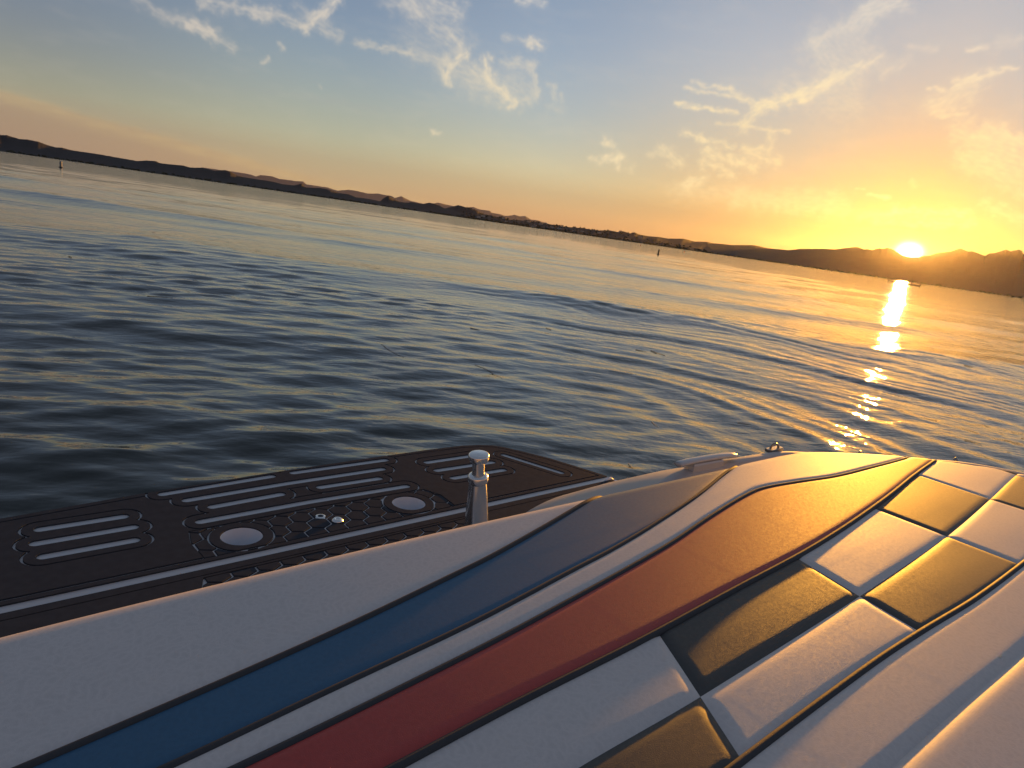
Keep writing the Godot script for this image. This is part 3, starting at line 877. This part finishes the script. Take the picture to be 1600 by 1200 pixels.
func spread(list: Array, per: int) -> Array:      # Catmull-Rom through the rows of numbers
	var out := []
	for i in list.size() - 1:
		var a: Array = list[maxi(i - 1, 0)]; var b: Array = list[i]; var c: Array = list[i + 1]; var d: Array = list[mini(i + 2, list.size() - 1)]
		for k in per:
			var t := float(k) / per
			var row := []
			for q in b.size():
				row.append(cubic_interpolate(b[q], c[q], a[q], d[q], t))
			out.append(row)
	out.append(list[-1])
	return out

func boat_hull() -> Node3D:
	var t := root("boat", Vector3.ZERO, BOAT_TURN)
	tag(t, "stern of a grey and white motor boat with a slotted swim platform", "boat")
	var line := spread(rim_line(), 6)
	var n := line.size()
	var cols := PackedVector3Array()
	var deck := PackedVector2Array()
	for i in n:
		var a: Array = line[maxi(i - 1, 0)]; var b: Array = line[mini(i + 1, n - 1)]
		var d := Vector2(b[0] - a[0], b[1] - a[1]).normalized()
		var o := Vector2(d.y, -d.x)                    # outwards
		var p := Vector2(line[i][0], line[i][1]); var h: float = line[i][2]; var f: float = line[i][3]
		for q in [[-0.052, 0.395 - h], [-0.046, 0.40 - h], [-0.040, -0.012], [-0.034, -0.004], [-0.026, 0.0], [-0.012, 0.0], [-0.004, -0.003], [0.0, -0.009], [f * 0.10, -0.025], [f * 0.30, -0.055], [f * 0.6, -0.11], [f * 0.9, -0.17], [f, -0.22], [f * 0.98, -0.30], [f * 0.6, -0.65]]:
			var s: Vector2 = p + o * q[0]
			cols.append(Vector3(s.x, h + q[1], s.y))
		deck.append(p - o * 0.045)
	obj("hull_side", sheet(cols, 15, n, Vector3(0.3, 1, -0.4)), mats.gelcoat_grey, t)
	deck.append(Vector2(-1.3, 2.6))
	obj("deck", prism(deck, 0.34, 0.402), mats.gelcoat, t)
	return t

func capsule(a: Vector2, b: Vector2, r: float) -> PackedVector2Array:
	var out := PackedVector2Array()
	var d := (b - a).normalized()
	var base := d.angle()
	for k in 13: out.append(b + Vector2.from_angle(base - PI / 2 + PI * k / 12.0) * r)
	for k in 13: out.append(a + Vector2.from_angle(base + PI / 2 + PI * k / 12.0) * r)
	return out

func disc(c: Vector2, r: float, n := 40) -> PackedVector2Array:
	var out := PackedVector2Array()
	for k in n: out.append(c + Vector2.from_angle(TAU * k / n) * r)
	return out

func union(list: Array) -> Array:
	var out := []
	for p in list:
		var cur: PackedVector2Array = p
		var rest := []
		for q in out:
			var m := Geometry2D.merge_polygons(cur, q)
			var solid := []
			for e in m:
				if not Geometry2D.is_polygon_clockwise(e): solid.append(e)
			if solid.size() == 1: cur = solid[0]
			else: rest.append(q)
		rest.append(cur)
		out = rest
	return out

# a thin closed groove that follows an outline: the band between the outline and itself, 2.4 mm smaller, cut open at its first point
func groove_of(outline: PackedVector2Array, w := 0.0042) -> Array:
	var out := []
	var n := outline.size()
	for i in n:
		var a := outline[i]; var b := outline[(i + 1) % n]
		if a.distance_to(b) < 1e-5: continue
		var d := (b - a).normalized()
		var s := Vector2(-d.y, d.x) * w * 0.5
		var e := d * w * 0.35
		out.append(PackedVector2Array([a - e - s, b + e - s, b + e + s, a - e + s]))
	return out

func clipped(list: Array, away: Array) -> Array:
	var out := list
	for q in away:
		var next := []
		for p in out:
			for e in Geometry2D.clip_polygons(p, q):
				if not Geometry2D.is_polygon_clockwise(e): next.append(e)
		out = next
	return out

func inside(list: Array, area: PackedVector2Array) -> Array:
	var out := []
	for p in list:
		for e in Geometry2D.intersect_polygons(p, area):
			if e.size() > 2: out.append(e)
	return out

func cut(parent: CSGCombiner3D, poly: PackedVector2Array, y0: float, y1: float) -> void:
	var c := CSGPolygon3D.new()
	c.name = "cut"
	c.polygon = poly
	c.depth = y1 - y0
	c.operation = CSGShape3D.OPERATION_SUBTRACTION
	c.position.z = -y0
	parent.add_child(c, true)

const FOAM := 0.0034
func foam_sheet(called: String, outline: PackedVector2Array, holes: Array, grooves: Array, parent: Node3D) -> void:
	layer(called, outline, DECK_Y - FOAM, DECK_Y, holes, grooves, mats.foam, parent)

# a sheet with holes, built flat in x, y with depth along -z and laid down so that y becomes z and -z becomes up
func layer(called: String, outline: PackedVector2Array, y0: float, y1: float, holes: Array, grooves: Array, m: Material, parent: Node3D) -> void:
	var c := CSGCombiner3D.new()
	c.name = called
	c.rotation_degrees.x = 90.0
	var base := CSGPolygon3D.new()
	base.name = "base"
	base.polygon = outline
	base.depth = y1 - y0
	base.position.z = -y0
	c.add_child(base)
	for h in holes + grooves: cut(c, h, y0 - 0.01, y1 + 0.01)
	c.material_override = m
	parent.add_child(c)

func platform(boat: Node3D) -> void:
	var p := Node3D.new()
	p.name = "swim_platform"
	boat.add_child(p)
	var outer := [Vector2(-0.75, -1.30), Vector2(-0.3, -1.338), Vector2(0.113, -1.368), Vector2(0.344, -1.390), Vector2(0.60, -1.404), Vector2(0.833, -1.411), Vector2(1.05, -1.413), Vector2(1.16, -1.410), Vector2(1.215, -1.398), Vector2(1.25, -1.383), Vector2(1.275, -1.358), Vector2(1.30, -1.318), Vector2(1.344, -1.24), Vector2(1.385, -1.13), Vector2(1.402, -1.0755)]
	var deck := PackedVector2Array(outer)
	deck.append(Vector2(-0.75, -1.0755))
	# the moulded slab under the foam
	var slab := PackedVector2Array()
	for q in outer: slab.append(q + (q - Vector2(0.4, -1.0)).normalized() * 0.0005)
	slab.append(Vector2(1.416, -1.04)); slab.append(Vector2(1.40, -0.985)); slab.append(Vector2(1.0, -0.90)); slab.append(Vector2(-0.75, -0.86))
	# slots, in groups with a scalloped groove round each group
	var left := [[Vector2(0.163, -1.298), Vector2(0.289, -1.297)], [Vector2(0.150, -1.247), Vector2(0.294, -1.247)], [Vector2(0.154, -1.196), Vector2(0.284, -1.196)]]
	var middle := [[Vector2(0.377, -1.371), Vector2(0.604, -1.383)], [Vector2(0.658, -1.385), Vector2(0.899, -1.384)], [Vector2(0.409, -1.325), Vector2(0.62, -1.333), Vector2(0.860, -1.333)], [Vector2(0.443, -1.277), Vector2(0.584, -1.284)], [Vector2(0.677, -1.287), Vector2(0.822, -1.284)], [Vector2(0.403, -1.222), Vector2(0.62, -1.226), Vector2(0.857, -1.220)]]
	var right := [[Vector2(0.993, -1.332), Vector2(1.150, -1.331)], [Vector2(0.985, -1.276), Vector2(1.162, -1.272)], [Vector2(0.994, -1.219), Vector2(1.154, -1.216)]]
	var end := [[Vector2(1.232, -1.304), Vector2(1.294, -1.142)]]
	var holes := []
	var grooves := []
	var shells := []
	for group in [left, middle, right, end]:
		var blobs := []
		for s in group:
			var slot := []
			for k in s.size() - 1:
				slot.append(capsule(s[k] - Vector2(0, 0.004), s[k + 1] - Vector2(0, 0.004), 0.0108))
				blobs.append(capsule(s[k] - Vector2(0, 0.004), s[k + 1] - Vector2(0, 0.004), 0.030))
			holes.append_array(union(slot))
		shells.append(union(blobs))
	var hex_field := PackedVector2Array([Vector2(0.372, -1.195), Vector2(0.62, -1.199), Vector2(0.885, -1.193), Vector2(0.905, -1.15), Vector2(0.90, -1.088), Vector2(0.365, -1.088), Vector2(0.362, -1.15)])
	var cups := [Vector2(0.448, -1.140), Vector2(0.812, -1.142)]
	var eyes := [Vector2(0.612, -1.158), Vector2(0.634, -1.128)]
	var rings := [disc(cups[0], 0.057), disc(cups[1], 0.057)]
	var boss: Array = union([disc(eyes[0], 0.027), disc(eyes[1], 0.027)])
	var keep_clear: Array = rings + boss + shells[1]
	var rim := PackedVector2Array()
	for q in Geometry2D.offset_polygon(deck, -0.014): rim = q
	var bars := groove_of(rim)
	bars = clipped(bars, shells[1] + [PackedVector2Array([Vector2(-0.9, -1.09), Vector2(1.30, -1.09), Vector2(1.5, -1.0), Vector2(-0.9, -1.0)])])
	grooves.append_array(bars)
	for s in shells:
		for q in s: grooves.append_array(inside(groove_of(q), deck))
	for q in rings: grooves.append_array(clipped(groove_of(q), shells[1] + boss))
	for q in boss: grooves.append_array(clipped(groove_of(q), rings))
	grooves.append(capsule(Vector2(-0.75, -1.088), Vector2(1.32, -1.088), 0.0021))
	for c in cups: holes.append(disc(c, 0.037))
	for c in eyes: holes.append(disc(c, 0.0125, 24))
	layer("moulded_slab", slab, 0.195, DECK_Y - FOAM + 0.0005, [disc(cups[0], 0.0368), disc(cups[1], 0.0368)], [], mats.gelcoat, p)
	# the pocket that the honeycomb tiles lie in
	var pockets := clipped([hex_field], keep_clear)
	for q in pockets: grooves.append(q)
	foam_sheet("foam_deck", deck, holes, grooves, p)
	var strip := PackedVector2Array([Vector2(-0.75, -1.053), Vector2(1.398, -1.053), Vector2(1.396, -1.035), Vector2(-0.75, -1.035)])
	foam_sheet("foam_strip", strip, [], [], p)
	var inner := PackedVector2Array([Vector2(-0.75, -1.0325), Vector2(1.392, -1.0325), Vector2(1.30, -0.975), Vector2(1.0, -0.925), Vector2(-0.75, -0.92)])
	var field2 := PackedVector2Array([Vector2(0.345, -1.027), Vector2(0.90, -1.027), Vector2(0.93, -0.975), Vector2(0.93, -0.94), Vector2(0.31, -0.94)])
	foam_sheet("foam_step", inner, [], [field2], p)
	# honeycomb: every tile is its own piece
	var half := 0.021
	var hr := half * 2.0 / sqrt(3.0)
	for f in pockets + [field2]:
		for row in range(-2, 9):
			for col in range(0, 16):
				var c := Vector2(0.345 + col * half * 2.0 + (half if row % 2 else 0.0), -1.206 + row * hr * 1.5)
				var hexa := PackedVector2Array()
				for k in 6: hexa.append(c + Vector2.from_angle(PI / 6 + PI / 3 * k) * (hr - 0.0021))
				var lip := Geometry2D.offset_polygon(f, -0.0014)
				for area in lip:
					if Geometry2D.is_polygon_clockwise(area): continue
					for e in Geometry2D.intersect_polygons(hexa, area):
						if size_of(e) < 2.5e-5: continue
						var o := obj("honeycomb_tile", prism(e, DECK_Y - 0.0029, DECK_Y - 0.0004 + rng.randf_range(-0.0003, 0.0003), 0.0008), mats.foam, p)
						o.position = Vector3.ZERO
	# cup holders and fittings
	for c in cups:
		var h := obj("cup_holder", lathe([Vector2(0.0, 0.198), Vector2(0.030, 0.199), Vector2(0.0345, 0.204), Vector2(0.0362, 0.22), Vector2(0.0366, DECK_Y - 0.0032), Vector2(0.0366, DECK_Y - 0.0024), Vector2(0.0362, DECK_Y - 0.0024), Vector2(0.0358, DECK_Y - 0.004), Vector2(0.0345, 0.222), Vector2(0.0325, 0.211), Vector2(0.0275, 0.206), Vector2(0.0, 0.205)], 56), mats.cup_plastic, p)
		h.position = Vector3(c.x, 0, c.y)
	for k in 2:
		var f := obj(["drain_fitting", "snap_fitting"][k], lathe([Vector2(0.0, DECK_Y - 0.008), Vector2(0.0045, DECK_Y - 0.007), Vector2(0.0052, DECK_Y - 0.001), Vector2(0.0065, DECK_Y + 0.0005), Vector2(0.0110, DECK_Y - 0.0005), Vector2(0.0122, DECK_Y - 0.003), Vector2(0.0122, DECK_Y - 0.006)], 32) if k == 0 else lathe([Vector2(0.0, DECK_Y + 0.001), Vector2(0.003, DECK_Y + 0.0005), Vector2(0.0045, DECK_Y + 0.003), Vector2(0.0075, DECK_Y + 0.0035), Vector2(0.0112, DECK_Y + 0.0005), Vector2(0.0120, DECK_Y - 0.003), Vector2(0.0120, DECK_Y - 0.006)], 32), mats.chrome, p)
		f.position = Vector3(eyes[k].x, 0, eyes[k].y)
	var plug := PackedVector3Array([Vector3(1.405, DECK_Y - 0.006, -1.059), Vector3(1.398, DECK_Y - 0.001, -1.059), Vector3(1.386, DECK_Y - 0.001, -1.059), Vector3(1.378, DECK_Y - 0.006, -1.059)])
	obj("channel_end_cap", tube(plug, 0.005, 10), mats.cup_plastic, p)

func size_of(e: PackedVector2Array) -> float:
	var s := 0.0
	for i in e.size(): s += e[i].cross(e[(i + 1) % e.size()])
	return absf(s) * 0.5

func fittings(boat: Node3D) -> void:
	# tow post
	var post := Node3D.new()
	post.name = "tow_post"
	boat.add_child(post)
	post.position = Vector3(0.85, DECK_Y - 0.006, -0.95)
	post.rotation_degrees = Vector3(1.0, 0.0, 7.6)
	obj("post_body", lathe([Vector2(0.034, -0.005), Vector2(0.034, 0.004), Vector2(0.027, 0.008), Vector2(0.0255, 0.014), Vector2(0.0232, 0.045), Vector2(0.0208, 0.085), Vector2(0.0182, 0.120), Vector2(0.0174, 0.126), Vector2(0.0176, 0.1275)], 56), mats.chrome, post)
	obj("post_collar", lathe([Vector2(0.0150, 0.1265), Vector2(0.0175, 0.1275), Vector2(0.0196, 0.130), Vector2(0.0205, 0.134), Vector2(0.0207, 0.139), Vector2(0.0196, 0.143), Vector2(0.0165, 0.1455), Vector2(0.0132, 0.1465)], 56), mats.chrome, post)
	obj("post_neck", lathe([Vector2(0.0132, 0.144), Vector2(0.0124, 0.147), Vector2(0.0122, 0.152), Vector2(0.0124, 0.168), Vector2(0.0130, 0.173)], 48), mats.chrome, post)
	obj("post_cap", lathe([Vector2(0.0120, 0.1715), Vector2(0.0170, 0.1735), Vector2(0.0196, 0.1765), Vector2(0.0206, 0.181), Vector2(0.0206, 0.1855), Vector2(0.0196, 0.1885), Vector2(0.0165, 0.1898), Vector2(0.0, 0.1905)], 56), mats.chrome, post)
	# mooring cleat standing on the rim
	var cl := Node3D.new()
	cl.name = "mooring_cleat"
	boat.add_child(cl)
	cl.position = Vector3(1.235, 0.463, -0.704)
	cl.rotation_degrees = Vector3(0, -3.0, 0)
	var bar := PackedVector3Array()
	for k in 11:
		var u := -0.092 + 0.196 * k / 10.0
		bar.append(Vector3(u, 0.021 - 0.004 * pow(absf(u) / 0.092, 3.0), 0.0))
	var b := obj("cleat_bar", tube(bar, 0.0085, 14), mats.gelcoat, cl)
	b.scale = Vector3(1, 0.62, 1.2)
	b.position.y = 0.0105
	obj("cleat_base", prism(PackedVector2Array([Vector2(-0.052, -0.012), Vector2(0.052, -0.012), Vector2(0.052, 0.012), Vector2(-0.052, 0.012)]), -0.006, 0.019, 0.003), mats.gelcoat, cl)
	# tow eye
	var ring := PackedVector3Array()
	for k in 25:
		var a := PI * 1.15 * k / 24.0 - PI * 0.075
		ring.append(Vector3(cos(a) * 0.0105, sin(a) * 0.0105, 0))
	var eye := obj("steel_eye", tube(ring, 0.0026, 10, -1.0, Vector3.BACK), mats.steel_dark, boat)
	eye.position = Vector3(1.525, 0.477, -0.700)
	eye.rotation_degrees.y = -25.0
	var plate := obj("eye_plate", prism(PackedVector2Array([Vector2(-0.028, -0.009), Vector2(0.028, -0.009), Vector2(0.033, 0.0), Vector2(0.028, 0.009), Vector2(-0.028, 0.009), Vector2(-0.033, 0.0)]), -0.004, 0.003, 0.001), mats.steel_dark, boat)
	plate.position = Vector3(1.525, 0.474, -0.700)
	for q in [Vector3(1.735, 0.478, -0.585), Vector3(1.99, 0.478, -0.447)]:
		var s := obj("cover_snap", lathe([Vector2(0.0085, -0.002), Vector2(0.008, 0.003), Vector2(0.0055, 0.0045), Vector2(0.005, 0.0085), Vector2(0.003, 0.0095), Vector2(0, 0.0097)], 20), mats.steel_dark, boat)
		s.position = q
		s.scale = Vector3.ONE * 0.7
	# rubber bead between platform and hull
	var bead := PackedVector3Array()
	for k in 30:
		var u := -0.7 + 2.075 * k / 29.0
		bead.append(Vector3(u, 0.281, -0.968 + 0.0 * u))
	obj("rubber_bead", tube(bead, 0.011, 12), mats.rubber, boat)

# ------------------------------------------------------------------ the sun pad
var edge_pts: Array = [Vector2(-0.60, -0.640), Vector2(0.000, -0.636), Vector2(0.253, -0.622), Vector2(0.502, -0.607), Vector2(0.751, -0.593), Vector2(1.000, -0.584), Vector2(1.202, -0.583), Vector2(1.294, -0.582), Vector2(1.371, -0.576), Vector2(1.502, -0.534), Vector2(1.640, -0.476), Vector2(1.789, -0.395), Vector2(1.902, -0.292), Vector2(1.91, -0.165), Vector2(1.945, -0.02), Vector2(1.962, 0.12), Vector2(1.967, 0.30)]
const ROLL := 0.032
const X0 := -0.55
const X1 := 1.966
const BACK := 0.30

func pad_edge(x: float) -> float:
	return smooth_at(edge_pts, x)

# how far the rounded border has dropped at a point
func border_drop(x: float, z: float) -> float:
	var g := (pad_edge(minf(x + 0.004, X1)) - pad_edge(x - 0.004)) / 0.008
	var e := (z - pad_edge(x)) / sqrt(1.0 + g * g)
	e = minf(minf(e, x - X0), BACK - z)
	e = clampf(e, 0.0, ROLL)
	return ROLL * (1.0 - sqrt(maxf(0.0, 1.0 - pow(1.0 - e / ROLL, 2.0))))

func pillow(d: float, r: float) -> float:
	return 1.0 - pow(1.0 - clampf(d / r, 0.0, 1.0), 2.4)

func dimple(x: float, z: float) -> float:
	return 0.00003 * wob.get_noise_2d(x * 4.0, z * 6.0) + 0.000008 * wob.get_noise_2d(x * 22.0, z * 40.0)

var seam_lines := {
	"edge": [Vector2(-0.6, -0.75), Vector2(2.1, -0.75)],
	"a": [Vector2(-0.6, -0.405), Vector2(-0.258, -0.439), Vector2(0.047, -0.455), Vector2(0.260, -0.475), Vector2(0.450, -0.505), Vector2(0.513, -0.518), Vector2(0.644, -0.551), Vector2(0.748, -0.581), Vector2(0.950, -0.650)],
	"b": [Vector2(-0.6, -0.365), Vector2(-0.206, -0.395), Vector2(0.118, -0.404), Vector2(0.230, -0.411), Vector2(0.389, -0.422), Vector2(0.552, -0.443), Vector2(0.633, -0.454), Vector2(0.730, -0.472), Vector2(0.883, -0.506), Vector2(1.015, -0.543), Vector2(1.101, -0.567), Vector2(1.304, -0.642)],
	"c": [Vector2(-0.6, -0.350), Vector2(-0.206, -0.374), Vector2(0.154, -0.378), Vector2(0.300, -0.384), Vector2(0.446, -0.395), Vector2(0.688, -0.424), Vector2(0.840, -0.452), Vector2(0.972, -0.474), Vector2(1.035, -0.479), Vector2(1.128, -0.470), Vector2(1.247, -0.455), Vector2(1.366, -0.451), Vector2(1.597, -0.451), Vector2(1.684, -0.459), Vector2(1.96, -0.47)],
	"d": [Vector2(-0.6, -0.302), Vector2(-0.206, -0.319), Vector2(0.242, -0.319), Vector2(0.349, -0.319), Vector2(0.509, -0.317), Vector2(0.689, -0.321), Vector2(0.851, -0.325), Vector2(0.993, -0.334), Vector2(1.160, -0.350), Vector2(1.304, -0.367), Vector2(1.465, -0.389), Vector2(1.657, -0.413), Vector2(1.96, -0.45)],
	"f": [Vector2(-0.6, -0.255), Vector2(0.000, -0.255), Vector2(0.344, -0.246), Vector2(0.494, -0.239), Vector2(0.817, -0.235), Vector2(1.158, -0.242), Vector2(1.494, -0.264), Vector2(1.809, -0.291), Vector2(2.0, -0.305)],
	"e": [Vector2(-0.6, -0.195), Vector2(0.000, -0.189), Vector2(0.448, -0.178), Vector2(0.604, -0.173), Vector2(0.705, -0.169), Vector2(0.800, -0.163), Vector2(0.954, -0.152), Vector2(1.167, -0.146), Vector2(1.460, -0.144), Vector2(1.96, -0.142)],
	"g": [Vector2(-0.6, -0.166), Vector2(-0.000, -0.141), Vector2(0.563, -0.105), Vector2(0.703, -0.096), Vector2(0.842, -0.086), Vector2(1.304, -0.061), Vector2(1.96, -0.036)],
	"h": [Vector2(-0.6, 0.05), Vector2(0.602, 0.080), Vector2(1.96, 0.12)],
	"end": [Vector2(-0.6, 0.30), Vector2(2.1, 0.30)],
}

# the cushion is a little crowned along the boat's beam
func pad_h(x: float) -> float:
	return PAD_Y - pow(x - 0.95, 2.0) / 34.0

func seam(which: String, x: float) -> float:
	return clampf(smooth_at(seam_lines[which], x), pad_edge(x), BACK)

# a long panel between two seams
func stripe_panel(lo: String, hi: String, m: Material, puff: float, r: float, pad: Node3D, label: String) -> void:
	var pts := PackedVector3Array()
	var nx := 490
	var nw := 30
	var last_open := 0
	for i in nx:
		var x := lerpf(X0, X1, float(i) / (nx - 1))
		if seam(hi, x) - seam(lo, x) > 0.0004: last_open = i
	var cols := mini(last_open + 2, nx)
	for j in nw:
		for i in cols:
			var x := lerpf(X0, X1, float(i) / (nx - 1))
			var a := seam(lo, x); var b := seam(hi, x)
			var t := float(j) / (nw - 1)
			t = lerpf(t, 0.5 - 0.5 * cos(t * PI), 0.75)
			var z := lerpf(a, b, t)
			var open := lo == "edge" or smooth_at(seam_lines[lo], x) <= pad_edge(x) + 0.0002
			var d := (b - z) if open else minf(z - a, b - z)
			if hi == "end": d = z - a
			var w := b - a
			var y := pad_h(x) - border_drop(x, z) + puff * pillow(d, minf(r, maxf(w * 0.5, 0.0005))) * smoothstep(0.0, 0.03, w) + dimple(x, z) * smoothstep(0.0, 0.012, d)
			pts.append(Vector3(x, y, z))
	var o := obj("vinyl_panel", sheet(pts, cols, nw, Vector3.UP), m, pad)
	if label: tag(o, label)

# one cell of the quilt: seams along x at both ends, given at the panel's two long sides
func quilt_panel(lo: String, hi: String, s0: Vector2, s1: Vector2, m: Material, pad: Node3D, label: String) -> void:
	var pts := PackedVector3Array()
	var nx := 70
	var nw := 34
	for j in nw:
		var t := float(j) / (nw - 1)
		t = lerpf(t, 0.5 - 0.5 * cos(t * PI), 0.6)
		for i in nx:
			var s := float(i) / (nx - 1)
			s = lerpf(s, 0.5 - 0.5 * cos(s * PI), 0.6)
			var x := minf(lerpf(lerpf(s0.x, s0.y, t), lerpf(s1.x, s1.y, t), s), X1)
			var a := seam(lo, x); var b := seam(hi, x)
			var z := lerpf(a, b, t)
			var len := lerpf(s1.x - s0.x, s1.y - s0.y, t)
			var da := z - a; var db := b - z
			var dx := minf(s, 1.0 - s) * len
			var ra := 0.011 if lo != "f" else 0.015
			var rb := 0.011 if hi != "f" else 0.015
			var y := pad_h(x) - border_drop(x, z) - 0.001 + 0.0021 * pillow(da, ra) * pillow(db, rb) * pillow(dx, 0.017) + 0.0008 * sin(PI * s) * sin(PI * t)
			if da < 0.0001 or db < 0.0001: y = pad_h(x) - border_drop(x, z) - 0.001
			y += dimple(x, z) * pillow(minf(dx, minf(da, db)), 0.03)
			pts.append(Vector3(x, y, z))
	var o := obj("quilt_panel", sheet(pts, nx, nw, Vector3.UP), m, pad)
	if label: tag(o, label)

func piping(which: String, pad: Node3D) -> void:
	var path := PackedVector3Array()
	var x := X0 + 0.01
	while x < X1 - 0.004:
		var z := smooth_at(seam_lines[which], x)
		var e := pad_edge(x)
		if z < e:
			break
		path.append(Vector3(x, pad_h(x) - border_drop(x, z) - 0.0004, z))
		x += 0.006
	var q := path[-1]
	path.append(q + Vector3(0.001, -0.02, -0.0015))
	path.append(q + Vector3(0.001, -0.06, -0.0015))
	obj("piping", tube(path, 0.0042, 10), mats.piping, pad)

func sun_pad() -> void:
	var pad := root("sun_pad", Vector3.ZERO, BOAT_TURN)
	tag(pad, "padded vinyl sun pad with blue and red stripes and black and white quilting", "sun pad")
	stripe_panel("edge", "a", mats.vinyl_white, 0.002, 0.016, pad, "wide white panel along the pad's platform edge")
	stripe_panel("a", "b", mats.vinyl_blue, 0.0022, 0.012, pad, "blue stripe panel")
	stripe_panel("b", "c", mats.vinyl_white, 0.0035, 0.012, pad, "narrow white stripe between the blue and the red")
	stripe_panel("c", "d", mats.vinyl_red, 0.0035, 0.013, pad, "red stripe panel")
	stripe_panel("e", "g", mats.vinyl_white, 0.003, 0.014, pad, "plain white panel beside the quilting")
	stripe_panel("g", "h", mats.vinyl_white, 0.0036, 0.017, pad, "white panel nearest the viewer")
	stripe_panel("h", "end", mats.vinyl_white, 0.005, 0.03, pad, "white panel along the pad's inboard border")
	var cuts := [Vector3(-0.545, -0.545, -0.545), Vector3(-0.400, -0.470, -0.500), Vector3(-0.092, -0.154, -0.196), Vector3(0.223, 0.167, 0.127), Vector3(0.538, 0.494, 0.459), Vector3(0.841, 0.817, 0.800), Vector3(1.161, 1.159, 1.157), Vector3(1.497, 1.495, 1.500), Vector3(1.851, 1.846, 1.851), Vector3(1.966, 1.966, 1.966)]
	for k in cuts.size() - 1:
		var a: Vector3 = cuts[k]; var b: Vector3 = cuts[k + 1]
		var white := k % 2 == 1
		quilt_panel("d", "f", Vector2(a.x, a.y), Vector2(b.x, b.y), mats.vinyl_white if white else mats.vinyl_black, pad, "white quilt cell" if white else "black quilt cell")
		quilt_panel("f", "e", Vector2(a.y, a.z), Vector2(b.y, b.z), mats.vinyl_black if white else mats.vinyl_white, pad, "black quilt cell" if white else "white quilt cell")
	for s in ["a", "b", "c", "d", "e"]:
		piping(s, pad)
	# the border that hangs down round the cushion
	var ring := PackedVector2Array()
	for i in 200:
		var x := lerpf(X0, X1, i / 199.0)
		ring.append(Vector2(x, pad_edge(x)))
	ring.append(Vector2(X1, BACK)); ring.append(Vector2(X0, BACK))
	var pts := PackedVector3Array()
	for j in 3:
		for q in ring:
			pts.append(Vector3(q.x, [pad_h(q.x) - ROLL + 0.0005, pad_h(q.x) - 0.075, 0.401][j], q.y))
	obj("border", sheet(pts, ring.size(), 3, Vector3.ZERO, true), mats.vinyl_white, pad)
